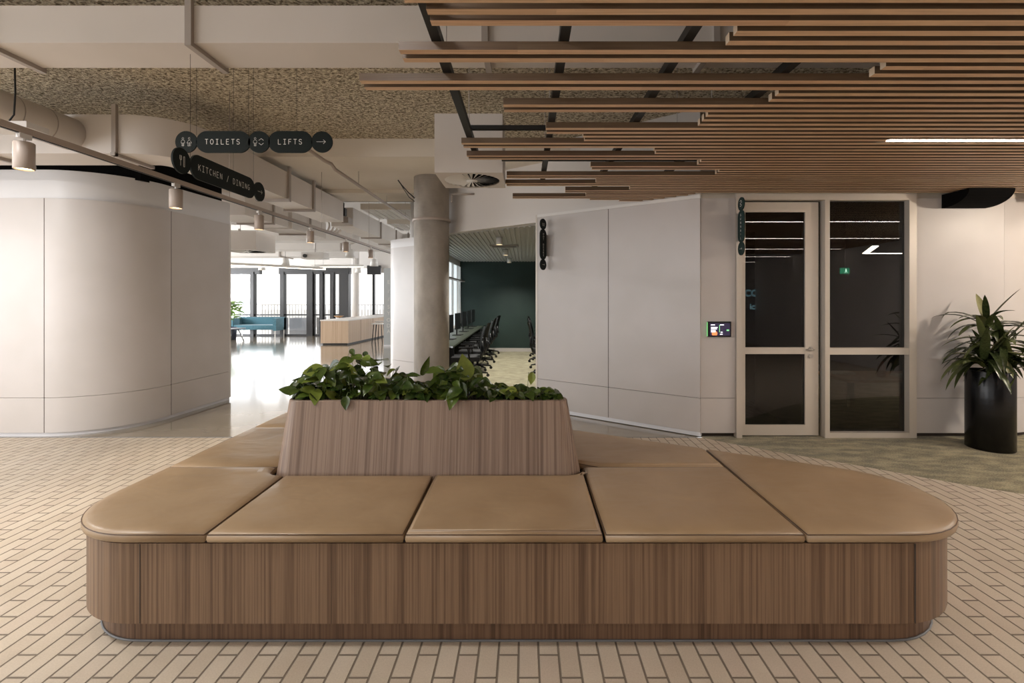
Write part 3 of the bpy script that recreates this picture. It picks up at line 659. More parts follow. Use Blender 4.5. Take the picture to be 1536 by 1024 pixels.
for (xa, xb), nm in zip(spans, names):
    xm = (xa+xb)/2; root = P(xm, 600, 2.95)
    t = thing('pothos_plant', nm, 'plant', (root.x, root.y, .85), 'pothos plants in the bench planter')
    lv = MB(); st = MB()
    n = int((xb-xa)*(1.15 if xb < 745 else .8))
    for i in range(n):
        x = rnd.uniform(xa, xb); d = rnd.choice((2.86, 2.9, 2.95, 3.0, 3.1))
        X = (x-CX)*d/FPX
        dmax = (2.63 - NX*X)/NY
        d = min(d, dmax-.03)
        if d < 2.85: d = 2.85
        ty = topy(x); y = ty + (602-ty)*rnd.random()**1.1 + 4
        p = P(x, y, d)
        if p.z < .93: p.z = .93 + rnd.random()*.02
        th = rnd.uniform(0, 2*math.pi); out = Vector((math.cos(th), math.sin(th)*.8-.35, rnd.uniform(-.75, .25)))
        nn = Vector((rnd.uniform(-.5, .5), rnd.uniform(-.9, -.1), rnd.uniform(.35, 1)))
        L = rnd.uniform(.062, .118)*(1 if xb < 745 else .8)
        add_leaf(lv, p, out, nn, L, L*rnd.uniform(.62, .8), rnd.uniform(.1, .7), rnd.uniform(.1, .4))
        if rnd.random() < .6:
            g0 = Vector((p.x + rnd.uniform(-.06, .06), min(max(p.y + rnd.uniform(-.02, .08), 2.87), max(dmax-.06, 2.87)), .845))
            mid = (p+g0)/2 + Vector((rnd.uniform(-.03, .03), rnd.uniform(-.02, .02), .03))
            st.tube([g0, mid, p], .0018, 5)
    if xa == 440:
        a = P(449, 572, 2.9); add_leaf(lv, a, (-.9, -.2, -.6), (-.3, -.6, .8), .085, .05, .9, .1)
        st.tube([P(475, 590, 2.95), P(465, 577, 2.93), a], .0018, 5)
    if xa == 500:
        a = P(519, 596, 2.80); add_leaf(lv, a, (.1, -.5, -1), (0, -1, .4), .075, .055, .3, .3); st.tube([P(530, 590, 2.9), P(522, 588, 2.82), a], .002, 5)
        for q in ((547, 528), (527, 524)): add_leaf(lv, P(q[0], q[1], 2.98), (.3, -.3, -.5), (0, -.8, .6), .05, .035, .8, .3); st.tube([P(q[0]-3, 550, 3.0), P(q[0]-6, 535, 2.99), P(q[0], q[1], 2.98)], .0016, 5)
    if xa == 628:
        add_leaf(lv, P(633, 560, 2.9), (.35, -.05, .9), (.6, -.8, .1), .12, .05, -.2, .5)
        add_leaf(lv, P(640, 557, 2.9), (.85, -.3, .25), (-.2, -.5, .9), .12, .07, .7, .2)
    if xa == 690:
        add_leaf(lv, P(700, 566, 2.88), (-.18, -.12, 1), (.25, -1, .15), .15, .11, -.1, .15)
        add_leaf(lv, P(682, 592, 2.80), (-.2, -.7, -.5), (.1, -.4, .9), .10, .07, .7, .25)
        add_leaf(lv, P(690, 584, 2.81), (-.75, -.5, -.3), (.1, -.6, .9), .11, .075, .6, .25)
    if xa == 800:
        for q, dd in (((822, 585), (.25, -.2, -.9)), ((776, 578), (-.3, -.3, -.9)), ((798, 560), (-.1, -.1, -1)), ((818, 590), (.5, -.2, -.7))):
            add_leaf(lv, P(q[0], q[1], 2.9), dd, (.1, -1, .3), .07, .048, .3, .35); st.tube([P(q[0]-8, 600, 2.9), P(q[0]-5, q[1]-2, 2.9), P(q[0], q[1], 2.9)], .0018, 5)
    lv.build('foliage', M['pothos'], t, recalc=False); st.build('stems', M['stem'], t)

# ------------------------------------------------------------------ potted dracaena
def strap_plant(name, label, c, group=None, seed=3, mt='strap'):
    rd = random.Random(seed)
    t = thing(name, label, 'plant', (c[0], c[1], .70))
    lv = MB(); cn = MB()
    heads = [(-.02, .0, .98), (.06, -.05, 1.10), (.10, .06, .95), (-.09, -.04, .90), (.02, .05, 1.26), (.15, -.02, .88)]
    for hx_, hy_, hz_ in heads:
        top = Vector((c[0]+hx_*1.2, c[1]+hy_*1.2, hz_)); cn.tube([(c[0]+hx_*.6, c[1]+hy_*.6, .70), ((c[0]+top.x)/2, (c[1]+top.y)/2, (.7+hz_)/2), top], .009, 8)
        n = 21
        for i in range(n):
            th = i*2.4 + rd.uniform(-.3, .3); el = rd.uniform(-.1, 1.0) if i < n-3 else 1.5
            L = rd.uniform(.30, .54); Wd = rd.uniform(.05, .085)
            d = Vector((math.cos(th), math.sin(th)*.8, el)).normalized(); up = Vector((0, 0, 1)) if el < 1.4 else Vector((-math.sin(th), math.cos(th), .2))
            segs = 9; bm = lv.bm; rows = []; p = top + Vector((0, 0, -.10*rd.random())); dirv = d.copy(); side = dirv.cross(Vector((0, 0, 1))).normalized()
            sag = rd.uniform(.10, .24) if el < 1.4 else .03
            for s_ in range(segs+1):
                q = s_/segs; hw = Wd/2*math.sin(math.pi*min(.14+q*.86, 1))**.8 if s_ < segs else 0
                nrm = side.cross(dirv).normalized()
                p2 = Vector((p.x, min(p.y, 5.13), p.z))
                rows.append([bm.verts.new(p2 - side*hw + nrm*hw*.35), bm.verts.new(p2), bm.verts.new(p2 + side*hw + nrm*hw*.35)])
                p = p + dirv*L/segs; dirv = (dirv + Vector((0, 0, -sag))).normalized()
            for a, b_ in zip(rows, rows[1:]):
                for k in range(2): f = bm.faces.new((a[k], a[k+1], b_[k+1], b_[k])); f.smooth = True
    lv.build('foliage', M[mt], t, recalc=False); cn.build('canes', M['cane'], t)
    return t
def round_pot(label, c):
    p_ = thing('plant_pot', label, 'pot', (c[0], c[1], 0))
    MB().lathe([(0, .0), (.186, .0), (.19, .006), (.19, .77), (.187, .776), (.178, .776), (.175, .77), (.175, .70), (0, .70)], c, 48).build('pot_body', M['pot'], p_)
    MB().lathe([(0, .735), (.12, .74), (.1745, .728)], c, 32).build('soil', M['soil'], p_)
PC = (4.64, 4.82, 0)
round_pot('tall black cylindrical pot on the olive carpet, right edge', PC)
strap_plant('dracaena_plant', 'bushy strap leaved plant growing in the tall black pot', PC)

# ------------------------------------------------------------------ column
CC = (-1.405, 7.3)
o = thing('concrete_column', 'round raw concrete column behind the planter', 'column', (CC[0], CC[1], 0)); o['kind'] = 'structure'
MB().lathe([(0, 0), (.262, 0), (.262, 3.3), (0, 3.3)], (CC[0], CC[1], 0), 64).build('shaft', M['conc'], o)
zc = EYE + (CY-328)*7.1/FPX
MB().lathe([(.264, zc-.02), (.285, zc-.02), (.285, zc+.02), (.264, zc+.02)], (CC[0], CC[1], 0), 48).build('clamp_ring', M['lamp'], o)
MB().lathe([(0, 0), (.16, 0), (.16, 3.7), (0, 3.7)], (-2.05, 9.35, 0), 32).build('column_white', M['white'])
struct(bpy.data.objects['column_white'], 'white column behind the concrete one')

# ------------------------------------------------------------------ signs
def stroke(mb, pts, w_, y=-.0075):
    for a, b_ in zip(pts, pts[1:]):
        mb.bar((a[0], y, a[1]), (b_[0], y, b_[1]), .001, w_, up=(0, 0, 1)) if False else None
        d = Vector((b_[0]-a[0], b_[1]-a[1])); L = d.length
        if L < 1e-6: continue
        n_ = Vector((-d.y, d.x))/L*w_/2
        mb.quad((a[0]+n_.x, y, a[1]+n_.y), (a[0]-n_.x, y, a[1]-n_.y), (b_[0]-n_.x, y, b_[1]-n_.y), (b_[0]+n_.x, y, b_[1]+n_.y))
def ring(c, r, n=14): return [(c[0]+r*math.cos(2*math.pi*k/n), c[1]+r*math.sin(2*math.pi*k/n)) for k in range(n+1)]
def person(mb, cx, s, dress=False):
    wd_ = .0022*s*9
    stroke(mb, ring((cx, .024*s), .0065*s), .0019)
    if dress: body_ = [(cx-.017*s, -.009*s), (cx-.006*s, .010*s), (cx+.006*s, .010*s), (cx+.017*s, -.009*s), (cx+.010*s, -.006*s), (cx+.010*s, -.030*s), (cx+.002*s, -.030*s), (cx+.002*s, -.006*s), (cx-.002*s, -.006*s), (cx-.002*s, -.030*s), (cx-.010*s, -.030*s), (cx-.010*s, -.006*s), (cx-.017*s, -.009*s)]
    else: body_ = [(cx-.012*s, -.010*s), (cx-.012*s, .006*s), (cx-.006*s, .012*s), (cx+.006*s, .012*s), (cx+.012*s, .006*s), (cx+.012*s, -.010*s), (cx+.007*s, -.006*s), (cx+.007*s, -.030*s), (cx+.001*s, -.030*s), (cx+.001*s, -.008*s), (cx-.001*s, -.008*s), (cx-.001*s, -.030*s), (cx-.007*s, -.030*s), (cx-.007*s, -.006*s), (cx-.012*s, -.010*s)]
    stroke(mb, body_, .0019)
def arrow(mb, c, s, vert=False):
    P_ = [(-s, 0), (s, 0)], [(s*.5, s*.45), (s, 0), (s*.5, -s*.45)]
    for q in P_: stroke(mb, [((c[0]+a, c[1]+b_) if not vert else (c[0]-b_, c[1]-a)) for a, b_ in q], .003)
ARC = lambda cx, cy, rx, ry, a0, a1: [(cx+rx*math.cos(R(a0+(a1-a0)*k/10)), cy+ry*math.sin(R(a0+(a1-a0)*k/10))) for k in range(11)]
GLYPH = {   # thin monospaced strokes in a box 0.62 wide and 1 high
    'T': [[(0, 1), (.62, 1)], [(.31, 1), (.31, 0)]], 'I': [[(.06, 1), (.56, 1)], [(.06, 0), (.56, 0)], [(.31, 1), (.31, 0)]],
    'O': [ARC(.31, .5, .3, .5, 0, 360)], 'L': [[(.06, 1), (.06, 0), (.58, 0)]], 'E': [[(.58, 1), (.06, 1), (.06, 0), (.58, 0)], [(.06, .52), (.5, .52)]],
    'S': [ARC(.31, .75, .26, .25, 20, 250) + ARC(.31, .25, .27, .25, 80, -160)], 'F': [[(.58, 1), (.06, 1), (.06, 0)], [(.06, .52), (.5, .52)]],
    'K': [[(.05, 1), (.05, 0)], [(.58, 1), (.05, .42)], [(.25, .62), (.6, 0)]], 'C': [ARC(.33, .5, .29, .5, 50, 310)], 'H': [[(.05, 1), (.05, 0)], [(.57, 1), (.57, 0)], [(.05, .5), (.57, .5)]],
    'N': [[(.05, 0), (.05, 1), (.57, 0), (.57, 1)]], 'D': [[(.05, 0), (.05, 1), (.25, 1)] + ARC(.25, .5, .33, .5, 90, -90) + [(.05, 0)]],
    'G': [ARC(.33, .5, .29, .5, 50, 330) + [(.6, .48), (.36, .48)]], '/': [[(.08, -.1), (.54, 1.1)]]}
def letters(mb, s, x0, x1, size, z=0, y=-.0075):
    n = len(s); hgt = size*.72
    for i, ch in enumerate(s):
        for path in GLYPH.get(ch, []):
            cx = x0+(x1-x0)*(i+.5)/n
            stroke(mb, [(cx+(p[0]-.31)*hgt, z+(p[1]-.5)*hgt) for p in path], .0042)
def plate(shapes, th=.012):
    """shapes: ('c', cx, cz, r) discs or ('p', x0, x1, z0, z1) capsules"""
    out = []
    for s in shapes:
        if s[0] == 'c': poly = [(s[1]+s[3]*math.cos(2*math.pi*k/40), s[2]+s[3]*math.sin(2*math.pi*k/40)) for k in range(40)]
        else:
            _, x0, x1, z0, z1 = s; r = min(x1-x0, z1-z0)/2; poly = rounded([(x0, z0), (x1, z0), (x1, z1), (x0, z1)], (r*.999,)*4, 10)
        b = MB(); b.loft([[(p[0], -th/2, p[1]) for p in poly], [(p[0], th/2, p[1]) for p in poly]]); out.append(b)
    return out
def place_sign(name, label, loc, rotz, shapes, draw, wires, mt, bracket=None, grp=None):
    t = thing(name, label, 'sign', loc, grp, world=False); t.rotation_euler = (0, 0, rotz)
    for b in plate(shapes): b.build('sign_panel', M[mt], t)
    mb = MB(); pic = MB(); draw(mb, pic); mb.build('lettering', M['letter'], t, recalc=False); pic.build('pictograms', M['letter'], t, recalc=False)
    for x, z0, z1 in wires: MB().tube([(x, 0, z0), (x, 0, z1)], .0012, 5).build('hanging_wire', M['black'], t)
    if bracket: bracket().build('wall_bracket', M['steel'], t)
    return t
k_ = .005
def u(x): return (x-381.5)*k_
def draw_toilets(mb, pic):
    person(pic, u(275.5), 1.05); person(pic, u(285), 1.05, True); letters(mb, 'TOILETS', u(307), u(362), .052)
    person(pic, u(383.5), 1.05); stroke(pic, [(u(389), .010), (u(392.5), .024), (u(396), .010)], .0028); stroke(pic, [(u(389), -.010), (u(392.5), -.024), (u(396), -.010)], .0028)
    letters(mb, 'LIFTS', u(416), u(455), .052); arrow(pic, (u(482), 0), .034)
place_sign('hanging_sign', 'dark green hanging sign reading TOILETS and LIFTS', (u(381.5)+(381.5-CX)*3.62/FPX, 3.62, EYE+(CY-213)*3.62/FPX), 0,
           [('c', u(280), 0, .081), ('p', u(295), u(376), -.081, .081), ('c', u(389), 0, .081), ('p', u(403), u(469), -.081, .081), ('c', u(483), 0, .079)],
           draw_toilets, [(u(295), .05, .86), (u(373), .05, .86), (u(445), .08, .86)], 'sign')
def draw_kitchen(mb, pic):
    c = -.455
    stroke(pic, [(c-.022, .032), (c-.022, .008), (c-.014, .0), (c-.014, -.034)], .0035); stroke(pic, [(c-.006, .032), (c-.006, .008), (c-.014, 0)], .0035); stroke(pic, [(c-.014, .032), (c-.014, 0)], .0035)
    stroke(pic, [(c+.012, -.034), (c+.012, .028), (c+.022, .032), (c+.022, -.034), (c+.012, -.034)], .0035)
    letters(mb, 'KITCHEN / DINING', -.31, .31, .056); arrow(pic, (.455, 0), .034)
place_sign('hanging_sign', 'dark green hanging sign reading KITCHEN / DINING, turned sideways', (-2.2, 3.55, 2.375), R(90),
           [('c', -.455, 0, .082), ('p', -.375, .385, -.082, .082), ('c', .455, 0, .078)], draw_kitchen, [(-.37, .05, 1.155), (.1, .08, 1.155), (.37, .05, 1.155)], 'sign')
def vertical_text(mb, s, z0, z1, size):
    n = len(s)
    for i, ch in enumerate(s):
        if ch != ' ': mb.add(text_mesh(ch, size), Matrix.Translation((0, -.0075, z0+(z1-z0)*(i+.5)/n)) @ Matrix.Rotation(R(90), 4, 'X'))
def vsign(H): return [('c', 0, H/2-.07, .07), ('p', -.072, .072, -H/2+.135, H/2-.135), ('c', 0, -H/2+.07, .07)]
def draw_gun(mb, pic):
    stroke(pic, [(-.02, .26), (.01, .27), (.025, .25), (-.015, .235), (.02, .22), (.0, .205), (-.02, .215)], .005)
    vertical_text(mb, 'GUNNAIL', .135, -.145, .036); arrow(pic, (0, -.235), .026)
place_sign('projecting_sign', 'teal green projecting sign with stacked letters beside the glass door', (2.262, 5.045, 2.243), R(-90), vsign(.606), draw_gun, [], 'sign2',
           lambda: MB().box(-.115, -.07, -.004, .004, -.15, .15))
def draw_hot(mb, pic):
    for q in ((-.015, .0), (.015, .0)): stroke(pic, ring((q[0], .262), .012), .003)
    stroke(pic, [(-.025, .24), (.025, .24)], .003); vertical_text(mb, 'HOT DESKS', .15, -.16, .036); arrow(pic, (0, -.262), .024)
hp = B + (A-B)*.075 - wnv*.10
ang = math.atan2(wnv.y, wnv.x)
place_sign('projecting_sign', 'black green projecting sign reading HOT DESKS on the angled wall', (hp.x, hp.y, 2.188), ang, vsign(.665), draw_hot, [], 'sign',
           lambda: MB().box(.07, .098, -.004, .004, -.15, .13))

# ------------------------------------------------------------------ wall tablet, wall unit
t = thing('wall_tablet', 'small black room booking tablet on the narrow wall left of the door', 'screen', (X_(1079), 5.18, 1.16))
MB().box(X_(1061), X_(1096), 5.165, 5.188, Z_(505), Z_(482)).bevel(.004).build('tablet_case', M['dplast'], t)
MB().box(X_(1064), X_(1094), 5.1635, 5.1655, Z_(503), Z_(484.5)).build('display', mat('tablet_display', (40, 34, 52), .3, emit=((44, 38, 60), .6)), t)
so = MB(); so.disc((X_(1071), 5.1625, Z_(500)), .03, 24, 'y')
bmesh.ops.bisect_plane(so.bm, geom=so.bm.verts[:]+so.bm.edges[:]+so.bm.faces[:], plane_co=(0, 0, Z_(502.5)), plane_no=(0, 0, -1), clear_outer=True)
bmesh.ops.bisect_plane(so.bm, geom=so.bm.verts[:]+so.bm.edges[:]+so.bm.faces[:], plane_co=(X_(1064.5), 0, 0), plane_no=(-1, 0, 0), clear_outer=True)
so.build('display_picture', mat('display_orange', (220, 130, 80), .4, emit=((220, 120, 70), .8)), t)
tx = MB()
for (xx, yy, w_) in ((1065.5, 487, 6), (1065.5, 490.8, 10), (1065.5, 493, 9), (1065.5, 495.3, 7), (1065.5, 497.3, 7), (1079, 487, 6), (1080, 498, 3), (1079, 501, 4)):
    tx.box(X_(xx), X_(xx+w_), 5.1622, 5.163, Z_(yy+.7), Z_(yy-.7))
tx.build('display_text', mat('display_white', (230, 230, 235), .4, emit=((230, 230, 240), .8)), t)
MB().box(X_(1089), X_(1092.5), 5.1622, 5.163, Z_(496), Z_(494)).box(X_(1078), X_(1078.7), 5.1622, 5.163, Z_(498), Z_(487)).build('display_icons', mat('display_green', (130, 220, 140), .4, emit=((130, 220, 140), .7)), t)
MB().box(X_(1060.3), X_(1061), 5.168, 5.186, Z_(504), Z_(483)).build('status_light', mat('status_green', (120, 170, 120), .4, emit=((110, 190, 110), .5)), t)
# black quarter-round unit under the battens
b = MB(); Yf = 4.62; prof_ = []
x0_, x1_ = 3.98, 4.50
pl_ = [(4.86, 2.60), (5.185, 2.60), (5.185, 2.455), (5.14, 2.455)] + [(5.14-.28*math.sin(R(a)), 2.60-.145*math.cos(R(a))) for a in range(10, 91, 10)]
xs_l, xs_r = X_(1413), X_(1478)
b.loft([[(xs_l, p[0], p[1]) for p in pl_], [(xs_r, p[0], p[1]) for p in pl_]])
tag(b.build('air_curtain', M['pitch']), 'black quarter-round unit mounted high on the wall under the battens', 'wall unit')

# ------------------------------------------------------------------ track lighting
tk = thing('light_track', 'long beige lighting track hanging on thin rods, upper left', 'light track', (-2.9, 6.5, 2.46))
b = MB().box(-2.918, -2.882, 1.9, 10.6, 2.447, 2.483); b.build('track_rail', M['lamp'], tk)
MB().box(-2.909, -2.891, 1.9, 10.6, 2.443, 2.4475).build('track_slot', M['black'], tk)
for y in (2.6, 4.75, 6.9, 9.0): MB().tube([(-2.9, y, 2.48), (-2.9, y, 3.52 if y < 6 else 3.29)], .003, 6).build('suspension_rod', M['lamp'], tk)
jb = thing('junction_plate', 'small white plate hanging on a black cable above the track, left edge', 'fixture', tuple(P(20, 190, 3.6)))
c = P(0, 190, 3.6); e_ = P(50, 190, 3.6)
MB().box(c.x-.1, e_.x, 3.55, 3.72, c.z-.02, c.z+.025).bevel(.012).build('plate', M['white'], jb)
MB().tube([P(14, 181, 3.6), P(21, 172, 3.6), P(23, 140, 3.6), P(22, 95, 3.6), (P(22, 95, 3.6).x, 3.6, 3.53)], .006, 6).build('cable', M['black'], jb)
plc = ['nearest and largest of the cylinder spotlights on the track', 'second cylinder spotlight on the track, before the curved wall', 'third cylinder spotlight on the track, by the pod wall end',
       'fourth cylinder spotlight on the track from the near end', 'fifth cylinder spotlight on the track from the near end', 'sixth and smallest cylinder spotlight on the track, by the white wall']
sp = thing('track_spotlight', plc[0], 'spotlight', (-2.9, 2.80, 2.447), 'cylinder spotlights on the track', world=False)
MB().box(-.012, .012, -.035, .035, -.028, 0).tube([(0, 0, -.02), (0, .0, -.055)], .009, 10).build('mount', M['white'], sp)
b = MB().lathe([(0, -.05), (.044, -.05), (.048, -.054), (.048, -.205), (.045, -.207), (.043, -.205), (.043, -.195)], (0, 0, 0), 28); b.build('lamp_body', M['lamp'], sp)
MB().lathe([(0, -.196), (.043, -.196)], (0, 0, 0), 24).build('lens', M['glow'], sp)
for i, y in enumerate((2.80, 4.02, 5.28, 6.54, 7.83, 9.09)):
    q = sp if i == 0 else copy_tree(sp); q.location = (-2.9, y, 2.447); q['label'] = plc[i]
    ld = bpy.data.lights.new('spot', 'SPOT'); ld.energy = 26; ld.spot_size = R(72); ld.spot_blend = .7; ld.shadow_soft_size = .04; ld.color = (1, .86, .7)
    lo = bpy.data.objects.new('spot', ld); COL.objects.link(lo); lo.location = (-2.9, y, 2.235)

# ------------------------------------------------------------------ ducts
def duct_box(name, label, x0, x1, y0, y1, z0, z1, flanges=(), axis='x', group=None, mt='duct'):
    t = thing(name, label, 'duct', ((x0+x1)/2, (y0+y1)/2, z0), group)
    MB().box(x0, x1, y0, y1, z0, z1).build('duct_casing', M[mt], t)
    for f in flanges:
        b = MB(); e = .028
        if axis == 'x': b.box(f-.02, f+.02, y0-e, y1+e, z0-e, z0).box(f-.02, f+.02, y0-e, y0, z0, z1+.03).box(f-.02, f+.02, y1, y1+e, z0, z1+.03)
        else: b.box(x0-e, x1+e, f-.02, f+.02, z0-e, z0).box(x1, x1+e, f-.02, f+.02, z0, z1).box(x0-e, x0, f-.02, f+.02, z0, z1)
        b.build('support_bracket', M['flange'], t)
    top = 3.53 if y1 < 6.2 else (3.3 if y1 < 9.06 else 3.7)
    if y0 > 6:
        for f in flanges:
            xx, yy = (f, y0+.02) if axis == 'x' else (x1-.03, f)
            MB().tube([(xx, yy, z1-.01), (xx, yy, top)], .006, 6).build('threaded_rod', M['flange'], t)
    return t
duct_box('air_duct', 'wide rectangular duct crossing the top of the view', -9, 7.2, 3.04, 3.37, 3.10, 3.335, (-3.38, -2.10, -.25, 1.2, 3.0), 'x')
# L-shaped duct: comes from the left then turns away
cl_o = [(-9, 4.53), (-3.75, 4.53)] + arc((-3.75, 5.03), .5, -90, 0, 12)[1:] + [(-3.25, 8.66)]
cl_i = [(-9, 4.94), (-3.75, 4.94)] + arc((-3.75, 5.03), .09, -90, 0, 12)[1:] + [(-3.66, 8.66)]
ld_ = thing('bent_air_duct', 'rectangular duct bending away to the right behind the signs', 'duct', (-3.5, 5, 2.85))
b = MB(); zz = (2.85, 3.215)
for i in range(len(cl_o)-1):
    a0, a1, b0, b1 = cl_o[i], cl_o[i+1], cl_i[i], cl_i[i+1]
    b.quad((*a0, zz[0]), (*a1, zz[0]), (*a1, zz[1]), (*a0, zz[1])); b.quad((*b0, zz[0]), (*b1, zz[0]), (*b1, zz[1]), (*b0, zz[1]))
    b.quad((*a0, zz[0]), (*a1, zz[0]), (*b1, zz[0]), (*b0, zz[0])); b.quad((*a0, zz[1]), (*a1, zz[1]), (*b1, zz[1]), (*b0, zz[1]))
b.quad((-3.25, 8.66, zz[0]), (-3.66, 8.66, zz[0]), (-3.66, 8.66, zz[1]), (-3.25, 8.66, zz[1]))
bmesh.ops.remove_doubles(b.bm, verts=b.bm.verts, dist=1e-4); b.build('duct_casing', M['duct'], ld_, smooth=True).data.set_sharp_from_angle(angle=R(35))
for y in (6.64, 7.42): MB().box(-3.69, -3.22, y-.025, y+.025, 2.815, 2.85).box(-3.25, -3.22, y-.025, y+.025, 2.85, 3.29).box(-3.69, -3.66, y-.025, y+.025, 2.85, 3.29).build('support_bracket', M['flange'], ld_)
for x in (-3.83, -5.05): MB().box(x-.02, x+.02, 4.49, 4.98, 2.82, 2.85).box(x-.02, x+.02, 4.50, 4.53, 2.82, 3.30).build('support_bracket', M['flange'], ld_)
MB().tube([(-4.26, 4.529, 3.03), (-4.26, 3.9, 3.03), (-4.26, 3.42, 3.03)], .15, 32).build('round_duct', M['duct'], ld_)
for y in (3.7, 3.98, 4.26): MB().tube([(-4.26, y-.004, 3.03), (-4.26, y+.004, 3.03)], .1525, 32, ).build('spiral_seam', M['flange'], ld_)
duct_box('air_duct', 'grey rectangular duct continuing beyond the bent duct', -3.66, -3.25, 9.15, 12.86, 2.85, 3.2, (10.9, 12.2), 'y')
duct_box('air_duct', 'lower rectangular duct left of the bent duct, behind the track', -5.0, -4.4, 7.6, 9.0, 2.8, 3.15, (8.45,), 'y')
duct_box('air_duct', 'lower rectangular duct beyond the soffit edge, left of the coiled hoses', -5.0, -4.4, 9.15, 10.7, 2.8, 3.15, (9.9,), 'y')
duct_box('air_duct', 'pale cross duct over the lounge, nearest the windows', -9.5, -2.6, 12.9, 13.5, 2.78, 3.2, (-4.9, -3.1), 'x', mt='white')
duct_box('air_duct', 'pale cross duct over the lounge behind the diffuser box', -7.2, -4.0, 11.2, 11.7, 2.82, 3.06, (-6.6,), 'x', mt='white')
duct_box('air_duct', 'wide white duct above the pendant lamps', -9.5, -5.3, 14.6, 15.4, 2.75, 3.2, (-7.4,), 'x', mt='white')
MB().tube([P(505, 352, 11.9), P(515, 350, 11.9), P(526, 354, 11.9), P(531, 362, 12.0)], .12, 20).tube([P(516, 350, 11.9), (P(516, 350, 11.9).x, 11.9, 3.7)], .006, 6).build('round_duct', M['duct']); tag(bpy.data.objects['round_duct.001'] if 'round_duct.001' in bpy.data.objects else bpy.data.objects['round_duct'], 'short bent round duct over the lounge', 'duct')
# diffuser boxes
def diffuser(label, c, s, zb, zt, blades=28):
    t = thing('ceiling_diffuser', label, 'air diffuser', (c[0], c[1], zb))
    h = s/2; b = MB().box(c[0]-h, c[0]+h, c[1]-h, c[1]+h, zb+.012, zt); b.build('plenum_box', M['duct'], t)
    rr = s*.43; n = 40; b = MB(); bm = b.bm
    oc = [bm.verts.new((c[0]+rr*math.cos(2*math.pi*k/n), c[1]+rr*math.sin(2*math.pi*k/n), zb)) for k in range(n)]
    sq = []
    for k in range(n):
        a = 2*math.pi*k/n; m_ = max(abs(math.cos(a)), abs(math.sin(a))); sq.append(bm.verts.new((c[0]+h*math.cos(a)/m_, c[1]+h*math.sin(a)/m_, zb)))
    for k in range(n): bm.faces.new((oc[k], oc[(k+1) % n], sq[(k+1) % n], sq[k]))
    sq2 = [bm.verts.new((v.co.x, v.co.y, zb+.012)) for v in sq]
    for k in range(n): bm.faces.new((sq[k], sq[(k+1) % n], sq2[(k+1) % n], sq2[k]))
    b.build('face_plate', M['duct'], t)
    b = MB(); b.disc((c[0], c[1], zb+.011), rr, 40); b.build('duct_throat', M['pitch'], t)
    b = MB()
    for k in range(blades):
        a = 2*math.pi*k/blades; a2 = a + 2*math.pi/blades*.58; r0 = s*.08
        b.quad((c[0]+r0*math.cos(a), c[1]+r0*math.sin(a), zb-.002), (c[0]+rr*math.cos(a), c[1]+rr*math.sin(a), zb-.002),
               (c[0]+rr*math.cos(a2), c[1]+rr*math.sin(a2), zb+.010), (c[0]+r0*math.cos(a2), c[1]+r0*math.sin(a2), zb+.008))
    b.lathe([(0, -.003), (s*.09, -.003), (s*.09, .003)], (c[0], c[1], zb), 20); b.build('swirl_blades', M['lampw'], t)
    return t
Xd = -.495
diffuser('pale square box with round swirl vent, left of the battens', (Xd, 4.56), .60, 2.60, 3.12)
diffuser('white diffuser box hanging over the lounge at left', (-5.55, 9.7), .72, 2.42, 2.78, 16)
# thermostat clip and sprinkler by the column
b = MB().tube([(-1.09, 7.2, 2.62+.42), (-.75, 7.2, 3.04)], .014, 8).tube([(-1.09, 7.2, 3.04), (-1.09, 7.2, 2.93)], .012, 8).lathe([(0, 0), (.02, .01), (.006, .03)], (-1.09, 7.2, 2.9), 10)
tag(b.build('fire_sprinkler', M['flange']), 'small sprinkler pipe and head beside the concrete column', 'sprinkler')
# sprinkler pipe on the soffit
X0 = -2.37
pp = MB().tube([(-2.62, 5.4, 3.26), (-2.55, 5.6, 3.24), (-2.46, 5.95, 3.18), (-2.42, 6.05, 3.17), (-2.40, 6.12, 3.12), (X0, 6.3, 3.10), (X0, 8, 3.10), (X0, 10.2, 3.10)], .022, 12)
t = thing('sprinkler_pipe', 'beige pipe running back under the smooth soffit to the column', 'pipe', (X0, 7, 3.1)); pp.build('pipe_run', M['lamp'], t)
for y in (6.9, 8.3, 9.6): MB().tube([(X0, y, 3.12), (X0, y, 3.3 if y < 9.06 else 3.7)], .004, 6).build('pipe_hanger', M['flange'], t)
# black cables beside the column top
b = MB().tube([P(597, 270, 7.1), P(603, 278, 7.1), P(612, 288, 7.1), P(622, 297, 7.1)], .009, 6).tube([P(598, 271, 7.1), P(606, 284, 7.1), P(614, 296, 7.1), P(622, 302, 7.1)], .006, 6)
tag(b.build('loose_cables', M['black']), 'loose black cables hanging at the soffit beside the concrete column', 'cable')
# perforated metal planks of the lounge ceiling
def tray(label, x0, x1, y0, y1, z):
    t = thing('metal_ceiling_tray', label, 'ceiling tray', ((x0+x1)/2, (y0+y1)/2, z), 'perforated metal ceiling trays')
    n = int((x1-x0)/.12)
    for i in range(n):
        xa = x0 + (x1-x0)*i/n; MB().box(xa, xa+.095, y0, y1, z, z+.02).build('tray_plank', M['white'], t)
    MB().box(x0, x1, y0-.03, y0, z-.01, z+.10).build('tray_edge', M['soffit'], t)
tray('perforated metal ceiling tray just beyond the soffit edge', -3.15, -2.15, 9.3, 10.5, 3.2); tray('second perforated metal ceiling tray, farther from the soffit edge', -3.15, -2.0, 11.1, 12.3, 3.2)
tray('perforated metal ceiling tray above the diffuser box at left', -6.6, -5.2, 7.6, 9.2, 2.88)
struct(MB().box(-9, 1, 9.07, 9.12, 3.3, 3.7).build('trim_soffit_edge', M['conc']))
